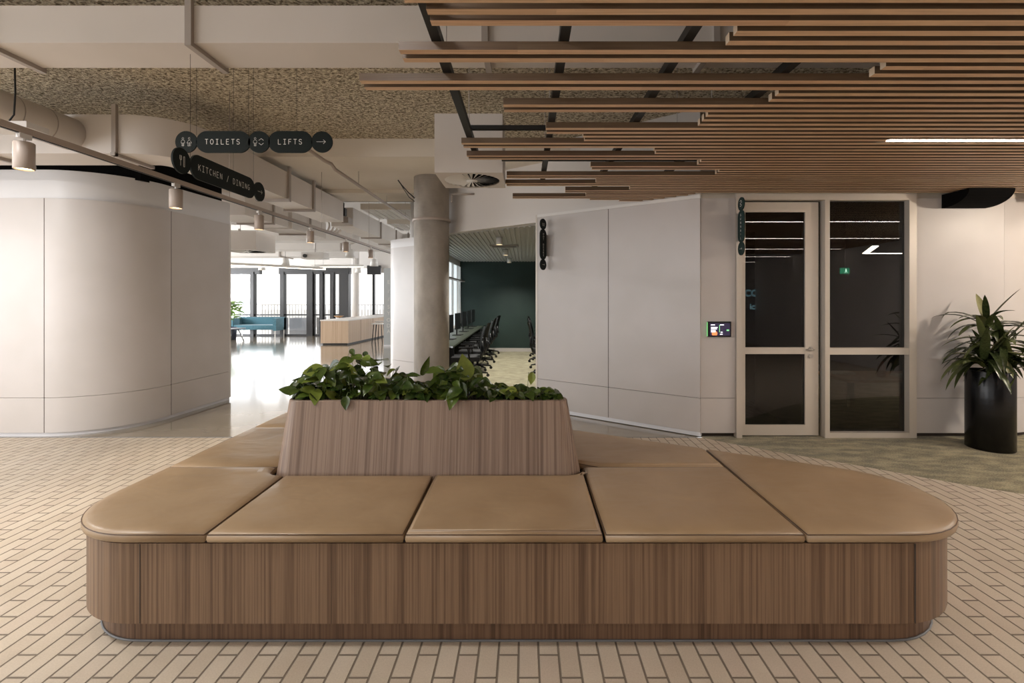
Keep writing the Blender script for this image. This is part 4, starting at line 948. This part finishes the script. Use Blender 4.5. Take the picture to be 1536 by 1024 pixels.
# valve gear and coiled hoses between ducts
g_ = thing('duct_valve', 'black valve gear between the two lengths of bent duct', 'valve', (-3.45, 8.9, 2.9))
MB().box(-3.35, -3.25, 8.74, 8.84, 2.98, 3.12).build('valve_body', M['dplast'], g_)
MB().tube([(-3.3, 8.78, 3.1), (-3.32, 8.85, 3.22), (-3.4, 8.92, 3.26), (-3.5, 8.9, 3.2), (-3.52, 8.85, 3.05)], .022, 10).build('valve_hose', M['dplast'], g_)
MB().box(-3.36, -3.24, 8.88, 9.1, 2.87, 2.98).build('valve_tray', M['flange'], g_)
b = MB()
for k in range(4):
    c = P(487+k*6, 338+k*.7, 10.2); b.tube([c+Vector((.10*math.cos(a/3), .0, .13*math.sin(a/3))) for a in range(-5, 5)], .02, 8)
b.tube([P(497, 334, 10.2), (P(497, 334, 10.2).x, 10.2, 3.7)], .008, 6); tag(b.build('coiled_hoses', M['duct']), 'curved grey hoses looped between the ducts over the lounge', 'hose')

# lounge pendants, projector, linear lights
pd = thing('pendant_lamp', 'nearest white pendant shade behind the track', 'pendant lamp', (0, 0, 0), 'white pendant lamps over the lounge', world=False)
MB().lathe([(.02, .22), (.085, .20), (.12, .0), (.114, .0), (.08, .19), (.0, .2)], (0, 0, 0), 24).build('shade', M['lampw'], pd)
MB().lathe([(0, .06), (.04, .07), (.03, .12)], (0, 0, 0), 12).build('bulb', M['glow'], pd)
for i, (x, y, d, lb) in enumerate(((525, 386, 12.5, 'largest white pendant shade, under the ducts behind the track'), (561, 399, 13.9, 'white pendant shade half hidden behind the track spotlight'), (428, 398, 14.0, 'white pendant shade hanging left of the projector'),
                                   (393, 405, 17.0, 'small far white pendant shade near the left windows'), (537, 409, 18.0, 'small far white pendant shade before the white column'))):
    q = pd if i == 0 else copy_tree(pd); q.location = P(x, y, d); q['label'] = lb; OFF[q.name] = Vector(); MB().tube([(0, 0, .20), (0, 0, 3.70-q.location.z)], .005, 6).build('cord', M['black'], q)
t = thing('projector', 'white ceiling projector over the lounge', 'projector', P(470, 387, 12.2)); c = P(470, 387, 12.2)
MB().box(c.x-.26, c.x+.3, 12.1, 12.45, c.z-.02, c.z+.14).bevel(.01).build('projector_body', M['white'], t)
MB().tube([(c.x-.16, 12.11, c.z+.05), (c.x-.16, 12.06, c.z+.05)], .045, 20).build('lens', M['black'], t)
MB().tube([(c.x, 12.3, c.z+.13), (c.x, 12.3, 3.7)], .02, 10).build('mounting_pole', M['white'], t)
def linear(label, a, b_, w_=.09, h=.07):
    t = thing('linear_light', label, 'light', tuple((Vector(a)+Vector(b_))/2), 'linear lights over the lounge')
    MB().bar(a, b_, w_, h).build('light_body', M['lampw'], t); dz = Vector((0, 0, -h/2-.004)); MB().bar(Vector(a)+dz, Vector(b_)+dz, w_*.8, .006).build('light_lens', M['ledc'], t)
    for p in (a, b_): 
        p = Vector(p); q = p + (Vector(b_)-Vector(a)).normalized()*(.3 if p == Vector(a) else -.3); MB().tube([q, (q.x, q.y, 3.7)], .003, 5).build('hanging_wire', M['black'], t)
linear('left arm of the white linear light before the windows', P(300, 393, 12.8), P(488, 402.5, 14.6)); linear('right arm of the white linear light before the windows', P(470, 398.5, 14.55), P(545, 398.5, 14.55))
# ------------------------------------------------------------------ lounge: windows, sofa, counter
YW = 19.0
def WX(x, d=YW): return (x-CX)*d/FPX
def WZ(y, d=YW): return EYE-(y-CY)*d/FPX
def far_window(n, x0, x1, label, d=YW, yb=504, yt=411, tr=472):
    t = thing(f'window_{n}', label, 'window', (WX(x0, d), d, 0)); t['kind'] = 'structure'
    fw = .05; b = MB().box(WX(x0, d), WX(x0, d)+fw, d-.06, d+.06, 0, 2.45).box(WX(x1, d)-fw, WX(x1, d), d-.06, d+.06, 0, 2.45).box(WX(x0, d), WX(x1, d), d-.06, d+.06, 0, .06).box(WX(x0, d), WX(x1, d), d-.06, d+.06, WZ(tr+1, d), WZ(tr-1, d))
    b.build('window_frame', M['framedark'], t); MB().box(WX(x0, d)+fw, WX(x1, d)-fw, d-.004, d+.004, .06, 2.45).build('window_pane', M['glass'], t)
far_window(2, 335, 379, 'far window left of the sofa, showing clouds and hills'); far_window(3, 379, 424, 'bright far window behind the teal sofa'); far_window(4, 424, 464, 'bright far window right of the teal sofa')
far_window(5, 471, 483, 'narrow far window beside the dark mullion'); far_window(6, 485, 498, 'glazed far door with pull handle'); far_window(7, 501, 511, 'narrow far window next to the dark column panel')
for i, (a, c_) in enumerate(((378, 383), (422.5, 428), (462, 471), (481, 486), (497, 502), (511, 525))):
    struct(MB().box(WX(a), WX(c_), YW-.14, YW+.1, 0, 2.5).build('trim_mullion', M['framedark']))
struct(MB().box(-17, WX(378)+.35, YW-.1, YW+.1, WZ(411), WZ(402)).box(WX(420), WX(526), YW-.1, YW+.1, WZ(411), WZ(402)).build('trim_window_head', M['framedark']))
struct(MB().box(-17, -2, YW+.0, YW+.2, WZ(402), 3.7).build('wall_far', M['white']))
struct(MB().box(WX(525), WX(578, 22), 21.9, 22.1, 0, WZ(471, 22)).box(WX(525), WX(590), 21.9, 22.1, WZ(409, 22), 3.7).build('wall_far', M['white']))
struct(MB().box(WX(559.5, 21.8), WX(562.5, 21.8), 21.7, 21.85, .6, WZ(409, 22)).build('trim_mullion', M['framedark']))
struct(MB().box(WX(553), WX(573), 18.8, 18.9, WZ(411.5, 18.8), WZ(398, 18.8)).build('trim_dark_bulkhead', M['framedark']))
struct(MB().lathe([(0, 0), (.14, 0), (.14, 3.7), (0, 3.7)], (WX(533, 18.4), 18.4, 0), 24).build('column_lounge', M['white']), 'slim white round column before the far window')
# exterior
struct(MB().box(-40, 20, 19.2, 60, -.12, -.02).build('floor_terrace', M['terrace']))
t = thing('terrace_railing', 'metal balustrade on the terrace beyond the left window', 'railing', (-13, 24, 0))
MB().box(-18, -3, 24, 24.04, 1.12, 1.16).box(-18, -3, 24, 24.04, .1, .14).build('handrail', M['white'], t)
b = MB()
for i in range(100): b.box(-18+i*.15, -17.97+i*.15, 24.01, 24.03, .1, 1.13)
b.build('balusters', M['white'], t)
b = MB(); pts = [(-200+i*8, 150, 1.0+.9*math.sin(i*.7)+.5*math.sin(i*1.9)) for i in range(11)]
b.loft([[(x, y, -2) for x, y, z in pts], [(x, y+10, z) for x, y, z in pts], [(x, y+60, z*.6) for x, y, z in pts], [(x, y+70, -2) for x, y, z in pts]], closed=False, smooth=True)
struct(b.build('hills', M['hill']), 'hazy low hills on the horizon')
for i, (a, c_, y0, d, lb) in enumerate(((434, 464, 477, 22, 'grey rendered planter block on the terrace, right window'), (407, 423, 477, 22.5, 'grey terrace block seen past the sofa arm'), (475, 481, 476, 21, 'grey terrace block beside the narrow window'))):
    tag(MB().box(WX(a, d), WX(c_, d), d, d+.6, -.02, WZ(y0, d)).bevel(.01).build('terrace_planter', M['greyp']), lb, 'planter', 'grey blocks on the terrace')
struct(MB().box(-17.1, -17, 5.2, 24, 0, .4).box(-17.1, -17, 5.2, 24, 2.9, 3.8).build('wall_lounge_left', M['white']))
struct(MB().box(-17, -9.2, 5.2, 5.3, 0, 3.6).build('wall_lounge_near', M['white']))

# sofa
c = Vector((WX(383, 18.2), 18.4, 0)); s_ = thing('sofa', 'teal two seat sofa in front of the far windows', 'sofa', tuple(c))
x0, x1 = WX(350, 18.2), WX(415, 18)
MB().box(x0+.12, x1-.12, 18.0, 18.62, .30, .42).bevel(.03, 3).build('seat_base', M['teal'], s_)
xm = (x0+x1)/2
for a, c_ in ((x0+.13, xm-.005), (xm+.005, x1-.13)): MB().box(a, c_, 17.98, 18.5, .36, .47).bevel(.03, 3).build('seat_pad', M['teal'], s_)
MB().box(x0, x1, 18.55, 18.72, .26, .75).bevel(.03, 3).build('backrest', M['teal'], s_)
for a, c_ in ((x0, x0+.12), (x1-.12, x1)): MB().box(a, c_, 17.96, 18.7, .26, .72).bevel(.03, 3).build('armrest', M['teal'], s_)
for x in (x0+.06, x1-.06):
    for y in (18.0, 18.66): MB().box(x-.012, x+.012, y-.012, y+.012, 0, .27).build('leg', M['steel'], s_)
c = WX(352, 16.5); t = thing('side_table', 'small dark round table before the sofa', 'table', (c, 16.5, 0))
MB().lathe([(0, .43), (.33, .43), (.33, .45), (0, .45)], (c, 16.5, 0), 28).build('table_top', M['greyp'], t)
for a in (30, 150, 270): MB().tube([(c+.1*math.cos(R(a)), 16.5+.1*math.sin(R(a)), .43), (c+.27*math.cos(R(a)), 16.5+.27*math.sin(R(a)), 0)], .016, 8).build('leg', M['framedark'], t)
# plant left of the sofa
c = P(346, 500, 17.2); t = thing('potted_plant', 'leafy green plant at the far window, left of the sofa', 'plant', (c.x, c.y, 0)); lv = MB(); rd = random.Random(5)
for i in range(90):
    th = rd.uniform(0, 6.28); q = Vector((c.x+rd.uniform(-.3, .3), c.y+rd.uniform(-.25, .25), rd.uniform(.75, 1.35)))
    add_leaf(lv, q, (math.cos(th), math.sin(th), rd.uniform(-.4, .5)), (0, -.4, 1), rd.uniform(.2, .32), rd.uniform(.1, .16), .6, .2)
lv.build('foliage', leaf_mat('monstera_leaf', [(70, 110, 50), (110, 150, 60), (150, 180, 90), (170, 200, 110)]), t, recalc=False)
MB().tube([(c.x, c.y, .45), (c.x, c.y, 1.0)], .02, 8).build('stem', M['stem'], t)
tag(MB().lathe([(0, 0), (.17, 0), (.2, .45), (.18, .45), (.16, .4), (0, .4)], (c.x, c.y, 0), 24).build('plant_pot', mat('navy_pot', (36, 44, 66), .5)), 'dark blue pot of the plant left of the sofa', 'pot')
# counter
def Fp(x, y): p = F(x, y); return (p.x, p.y)
a, b1 = Fp(481, 517), Fp(522.5, 517)
cpoly = [a, b1, (b1[0]+.30, 20.0), (a[0]+.30, 20.0)]
t = thing('counter', 'oak kitchen island counter in the lounge with pale bench top', 'counter', (a[0], a[1], 0))
q = inset(ccw(cpoly), .05); MB().prism(q, 0, .06).build('plinth', M['black'], t)
MB().prism(cpoly, .05, .755).build('counter_body', M['oak'], t); MB().prism(inset(ccw(cpoly), -.015), .755, .79).build('counter_top', M['white'], t)
for yy in (16.3, 17.4, 18.5): 
    xx = b1[0] + .30*(yy-b1[1])/(20-b1[1]); MB().box(xx-.004, xx+.003, yy-.005, yy+.005, .06, .75).build('door_gap', M['line'], t)
c = P(508, 476.5, 17); tag(MB().lathe([(0, 0), (.05, 0), (.17, .06), (.165, .065), (.05, .012), (0, .012)], (c.x, c.y, .79), 24).build('fruit_bowl', M['tan']), 'shallow wooden bowl standing on the counter top', 'bowl')
for i, (x, d) in enumerate(((568, 15.9), (572, 17.2))):
    s1 = thing('bar_stool', 'slim dark bar stool at the far end of the counter' + (', nearer one' if i == 0 else ', farther one'), 'stool', (WX(x, d), d, 0), 'stools by the counter')
    cx = WX(x, d); MB().box(cx-.18, cx+.18, d-.18, d+.18, .62, .66).bevel(.01).build('seat', M['white'], s1)
    for sx in (-1, 1):
        for sy in (-1, 1): MB().tube([(cx+sx*.12, d+sy*.12, .62), (cx+sx*.17, d+sy*.17, 0)], .014, 8).build('leg', M['framedark'], s1)
# grey panel with raised letters
t = thing('lettered_wall_panel', 'pale grey wall panel with raised vertical letters, left of the white curved wall', 'panel', (WX(580, 14.8), 14.8, 0))
MB().box(WX(575.5, 14.8), WX(592, 14.8), 14.8, 14.9, .03, WZ(402, 14.8)).build('panel_board', mat('pale_grey_board', (186, 190, 192), .6), t)
MB().box(WX(575.5, 14.8), WX(592, 14.8), 14.79, 14.9, 0, .05).build('panel_skirting', M['toelight'], t)
lb = MB()
for ch, y in (('E', 423), ('/', 437), ('/', 449), ('S', 460.5), ('Y', 470), ('O', 480), ('D', 488.5), ('A', 497)):
    lb.add(text_mesh(ch, .16), Matrix.Translation((WX(583, 14.8), 14.795, WZ(y, 14.8))) @ Matrix.Rotation(R(90), 4, 'X'))
lb.build('raised_lettering', M['lampw'], t, recalc=False)
# ------------------------------------------------------------------ hot desk room
XL, YB = -1.79, 13.4
struct(MB().box(XL, 3.2, YB, YB+.1, 0, 2.52).build('wall_desk_room', M['green']), 'dark green end wall of the hot desk room')
struct(MB().box(XL, 3.2, YB-.02, YB, 0, .10).build('baseboard_desk_room', M['panel']))
struct(MB().box(3.15, 3.2, 5.5, YB, 0, 2.52).build('wall_desk_room_right', M['white']))
b = MB()
poly = [(1.95, 5.35), (3.2, 5.35), (3.2, YB), (XL, YB), (XL, 8.08)]
b.prism(poly, 2.5, 2.54)
struct(b.build('ceiling_desk_room', M['rib']), 'grey ribbed ceiling of the hot desk room')
b = MB()
for i in range(60):
    x = -1.7+i*.08
    y0 = 6.56 - .78*(x-.16) + .12
    if x > 1.9: y0 = 5.5
    b.box(x, x+.03, max(y0, 5.5), YB, 2.488, 2.5)
struct(b.build('ceiling_ribs', M['rib']))
opal = bpy.data.materials.new('opal_film'); opal.use_nodes = True; _n = opal.node_tree; _t = _n.nodes.new('ShaderNodeBsdfTranslucent'); _t.inputs[0].default_value = (.85, .9, .92, 1); _n.links.new(_t.outputs[0], _n.nodes['Material Output'].inputs[0])
t = thing('window_8', 'frosted side window over the hot desks', 'window', (XL, 11, 0)); t['kind'] = 'structure'
b = MB().box(XL-.05, XL, 9.3, YB, 0, .78).box(XL-.05, XL, 9.3, YB, 2.35, 2.5)
for y in (9.3, 10.2, 11.1, 12.0, 12.9, 13.34): b.box(XL-.05, XL+.02, y, y+.06, .78, 2.35)
b.build('window_frame', M['white'], t); MB().box(XL-.03, XL-.024, 9.3, YB, .78, 2.35).build('window_pane', opal, t)
MB().box(XL, XL+.14, 9.3, YB-.05, 1.93, 1.96).build('light_shelf', M['flange'], t)
t = thing('desk', 'long green topped bench desk on the left of the hot desk room', 'desk', (-1.45, 10.3, 0))
MB().prism([(-1.13, 7.6), (-1.13, 13.2), (XL+.03, 13.2), (XL+.03, 8.35), (-1.40, 7.95)], .705, .73).build('desk_top', M['deskgreen'], t); MB().box(XL+.03, XL+.06, 8.2, 13.2, .0, .7).build('modesty_panel', M['dark'], t)
for y in (8.2, 9.8, 11.4, 13.0): MB().box(-1.70, -1.2, y, y+.05, 0, .70).build('desk_leg', M['dark'], t)
t = thing('desk', 'bench desk on the right of the hot desk room, behind the angled wall', 'desk', (1.0, 10.3, 0))
MB().box(.62, 1.3, 7.95, 13.2, .705, .73).build('desk_top', M['deskgreen'], t)
for y in (8.2, 10.6, 13.0): MB().box(.75, 1.25, y, y+.05, 0, .70).build('desk_leg', M['dark'], t)
mo = thing('monitor', 'x', 'monitor', (0, 0, 0), 'monitors on the left desk', world=False)
MB().box(-.012, .012, -.17, .17, .12, .45).bevel(.004).build('screen', M['dplast'], mo); MB().box(-.03, -.012, -.02, .02, .0, .3).build('stand', M['dark'], mo); MB().box(-.09, .09, -.1, .1, 0, .012).bevel(.003).build('stand_foot', M['dark'], mo)
mlab = ['nearest black monitor on the left desk, by the column', 'second black monitor on the left desk', 'third black monitor on the left desk', 'fourth black monitor on the left desk', 'farthest black monitor on the left desk, by the green wall']
for i, y in enumerate((8.9, 9.9, 10.9, 11.9, 12.8)):
    q = mo if i == 0 else copy_tree(mo); q.location = (-1.37, y, .7305); q.rotation_euler = (0, 0, R(-8)); q['label'] = mlab[i]
ch = thing('office_chair', 'x', 'chair', (0, 0, 0), 'task chairs at the left desk', world=False)       # faces -X
MB().box(-.25, .22, -.24, .24, .44, .51).bevel(.025, 3).build('seat', M['dark'], ch)
b = MB(); rows = []
for z, xo in ((.56, .24), (.65, .215), (.8, .225), (.93, .26), (1.02, .29)):
    rows.append([(xo+.03*abs(s2)**2, s2*.22*(1 if z < .95 else .85), z) for s2 in (-1, -.5, 0, .5, 1)])
b.loft(rows, closed=False, smooth=True); bmesh.ops.solidify(b.bm, geom=b.bm.faces[:], thickness=.02); b.build('backrest', M['dark'], ch)
MB().tube([(.05, 0, .44), (.22, 0, .45), (.275, 0, .6), (.26, 0, .75)], .02, 8).build('back_support', M['dplast'], ch)
for sy in (-1, 1): MB().tube([(.05, sy*.22, .46), (.05, sy*.27, .52), (.03, sy*.27, .66)], .014, 8).box(-.12, .12, sy*.27-.035, sy*.27+.035, .66, .685).build('armrest', M['dplast'], ch)
MB().tube([(0, 0, .08), (0, 0, .44)], .025, 12).build('gas_column', M['dplast'], ch)
for a in range(5):
    th = R(18+72*a); e = (.29*math.cos(th), .29*math.sin(th), .07); lg = MB().tube([(0, 0, .11), e], .02, 8, rr=[.026, .014]).build('base_leg', M['dplast'], ch)
    MB().tube([(e[0]-.012*math.sin(th), e[1]+.012*math.cos(th), .03), (e[0]+.012*math.sin(th), e[1]-.012*math.cos(th), .03)], .03, 14).build('caster', M['dplast'], lg)
ys = (8.2, 9.1, 10.05, 11.0, 11.95, 12.8)
cl_ = ['nearest black task chair at the left desk, behind the foliage', 'second black task chair at the left desk', 'third black task chair at the left desk', 'fourth black task chair at the left desk', 'fifth black task chair at the left desk', 'farthest black task chair at the left desk, before the green wall']
for i, y in enumerate(ys):
    q = ch if i == 0 else copy_tree(ch); q.location = (-.98, y, 0); q.rotation_euler = (0, 0, R((4, -6, 3, -3, 5, -8)[i])); q['label'] = cl_[i]
cr_ = ['nearest black task chair peeking past the angled wall edge', 'second chair from the near end peeking past the angled wall edge', 'third chair from the near end peeking past the angled wall edge', 'farthest chair peeking past the angled wall edge']
for i, y in enumerate((9.3, 10.3, 11.3, 12.4)):
    q = copy_tree(ch); q.location = (.38 + .03*(i % 2), y, 0); q.rotation_euler = (0, 0, R(180 + (5, -4, 3, 6)[i])); q['label'] = cr_[i]; q['group'] = 'task chairs at the right desk'
dl = thing('ceiling_downlight', 'x', 'light', (0, 0, 0), 'surface downlights in the hot desk room', world=False)
MB().lathe([(0, 0), (.055, 0), (.055, -.12), (.05, -.12), (.05, -.105)], (0, 0, 0), 24).build('lamp_body', M['lampw'], dl); MB().lathe([(0, -.106), (.05, -.106)], (0, 0, 0), 20).build('lens', M['glow'], dl)
for i, (x, y) in enumerate(((-.415, 7.95), (-.39, 9.95), (-.385, 12.1))):
    q = dl if i == 0 else copy_tree(dl); q.location = (x, y, 2.488); q['label'] = ('nearest', 'middle', 'farthest')[i] + ' white cylinder downlight of three in the hot desk room'
    ld = bpy.data.lights.new('downlight', 'SPOT'); ld.energy = 110; ld.spot_size = R(140); ld.spot_blend = .8; ld.shadow_soft_size = .05; ld.color = (1, .95, .86)
    lo = bpy.data.objects.new('downlight', ld); COL.objects.link(lo); lo.location = (x, y, 2.36)
t = thing('slot_diffuser', 'flat slotted air grille between the desk room downlights', 'air diffuser', (-.4, 9.3, 2.48))
MB().box(-.66, -.12, 9.1, 9.4, 2.470, 2.488).build('grille_frame', M['flange'], t)
for y in (9.16, 9.25, 9.34): MB().box(-.62, -.16, y-.015, y+.015, 2.468, 2.471).build('grille_slot', M['black'], t)

# ------------------------------------------------------------------ inside the dark meeting room
t = thing('meeting_table', 'low timber table seen dimly behind the side light', 'table', (5.0, 6.9, 0))
MB().box(4.35, 5.75, 6.5, 7.3, .355, .39).bevel(.01).build('table_top', M['tan'], t)
for x in (4.45, 5.65):
    for y in (6.6, 7.2): MB().box(x-.03, x+.03, y-.03, y+.03, 0, .355).build('leg', M['dark'], t)
t = thing('lounge_stool', 'low dark round stool left of the dim timber table', 'stool', (4.45, 7.75, 0))
MB().lathe([(0, .30), (.25, .30), (.28, .33), (.28, .40), (.25, .43), (0, .43)], (4.45, 7.75, 0), 28).build('seat', M['dark'], t); MB().tube([(4.45, 7.75, 0), (4.45, 7.75, .3)], .03, 10).build('stem', M['dark'], t)
tag(MB().lathe([(0, 0), (.045, 0), (.048, .01), (.048, .16), (.03, .19), (.03, .22), (0, .22)], (4.98, 6.75, .3905), 20).build('drink_bottle', M['red']), 'red bottle on the dark table behind the side light', 'bottle')
for i, (x, y) in enumerate(((4.62, 7.05), (5.35, 6.8))):
    b = MB()
    for k in range(5): b.box(x-.14+.01*(k % 2), x+.14, y-.10, y+.10, .3905+k*.006, .3955+k*.006)
    tag(b.build('paper_stack', M['paper']), ('left' if i == 0 else 'right') + ' stack of papers on the dark table behind the glass', 'papers', 'papers on the meeting table')
t = thing('exit_sign', 'small green running man exit sign glimpsed through the side light', 'sign', P(1269, 406, 7.5)); c = P(1269, 406, 7.5)
MB().box(c.x-.07, c.x+.055, 7.5, 7.54, c.z-.045, c.z+.045).build('sign_box', mat('exit_green', (20, 90, 60), .4, emit=((24, 130, 90), 2.2)), t)
b = MB(); b.disc((c.x, 7.498, c.z+.022), .009, 14, 'y'); b.quad((c.x-.012, 7.498, c.z+.012), (c.x+.012, 7.498, c.z+.012), (c.x+.008, 7.498, c.z-.008), (c.x-.008, 7.498, c.z-.008))
b.quad((c.x-.01, 7.498, c.z-.008), (c.x, 7.498, c.z-.008), (c.x-.016, 7.498, c.z-.032), (c.x-.024, 7.498, c.z-.032)); b.quad((c.x, 7.498, c.z-.008), (c.x+.01, 7.498, c.z-.008), (c.x+.022, 7.498, c.z-.03), (c.x+.013, 7.498, c.z-.03))
b.build('running_man', mat('exit_white', (230, 255, 240), .4, emit=((210, 255, 230), 4)), t)
MB().tube([(c.x, 7.52, c.z+.045), (c.x, 7.52, 2.66)], .004, 6).build('hanging_rod', M['black'], t)
t = thing('lettered_board', 'dark board with pale outlined lettering glimpsed behind the door glass', 'board', P(1130, 446, 6.6)); c = P(1128, 441, 6.6)
MB().box(c.x-.33, c.x+.235, 6.61, 6.64, .0, 2.4).build('board', M['darkwall'], t)
b = MB(); b.add(text_mesh('ICON', .125, .0016), Matrix.Translation((P(1131, 0, 6.6).x, 6.603, P(0, 440, 6.6).z)) @ Matrix.Rotation(R(90), 4, 'X'))
b.add(text_mesh('icon', .11, .0016), Matrix.Translation((P(1135, 0, 6.6).x, 6.603, P(0, 460, 6.6).z)) @ Matrix.Rotation(R(90), 4, 'X'))
b.build('outlined_lettering', mat('pale_blue_outline', (120, 160, 166), .5, emit=((120, 165, 175), 2.2)), t, recalc=False)
# L shaped lamp in the meeting room
t = thing('linear_light', 'bright bent linear lamp glimpsed through the side light', 'light', P(1300, 378, 7.2)); z = P(0, 378, 7.0).z
a_, b_, c_ = P(1298, 380, 8.2), P(1313, 369.5, 7.03), P(1400, 380, 8.2)
MB().bar(a_, Vector((b_.x, b_.y, a_.z)), .08, .012).bar(a_, Vector((c_.x, 8.2, a_.z)), .045, .012).build('light_lens', mat('meeting_lamp', (255, 244, 225), .5, emit=((255, 238, 210), 13)), t)
MB().bar(a_+Vector((0, 0, .03)), Vector((b_.x, b_.y, a_.z+.03)), .07, .045).build('light_body', M['black'], t)
for p in (a_, c_): MB().tube([(p.x, p.y, p.z+.02), (p.x, p.y, 2.66)], .003, 5).build('hanging_wire', M['black'], t)

# lamps that light the right hand wall and plant (ceiling spots of the batten ceiling, right of the view)
for i, (x, y, e, col) in enumerate(((6.2, 3.6, 68, (1, .86, .70)), (5.6, 4.75, 4, (1, .88, .74)))):
    s1 = thing('ceiling_downlight', ('cylinder downlight in the battens beyond the right edge', 'cylinder downlight over the right curved wall beyond the plant')[i], 'light', (x, y, 2.6))
    MB().lathe([(0, 2.6), (.05, 2.6), (.05, 2.52), (.045, 2.52), (.045, 2.53)], (x, y, 0), 20).build('lamp_body', M['black'], s1)
    ld = bpy.data.lights.new('downlight', 'SPOT'); ld.energy = e; ld.spot_size = R(130); ld.spot_blend = .6; ld.shadow_soft_size = .04; ld.color = col
    lo = bpy.data.objects.new('downlight', ld); COL.objects.link(lo); lo.location = (x, y, 2.5)
    lo.rotation_euler = Vector(((-.9, .7, -.9) if i == 0 else (.05, .35, -1))).to_track_quat('-Z', 'Y').to_euler()

where = ['in the left bay level with the viewer', 'in the left bay beside the front of the curved wall', 'left of the bench, above the frame', 'behind the viewer on the left',
         'above the front of the bench, above the frame', 'among the battens over the right end of the bench', 'among the battens right of the tall black pot', 'among the battens behind the viewer']
for (x, y, z, e), wh in zip(FILL_DOWN, where):
    t = thing('added_fill_lamp', 'added round fill lamp ' + wh, 'light', (x, y, z), 'added fill lamps outside the view')  # unseen fixtures added to carry the fill lamps
    MB().lathe([(0, 0), (.17, 0), (.18, -.02), (.19, -.02), (.19, .05), (0, .05)], (x, y, z), 32).build('lamp_body', M['lampw'], t)
    MB().tube([(x, y, z+.05), (x, y, 3.53)], .006, 6).build('hanging_rod', M['flange'], t)
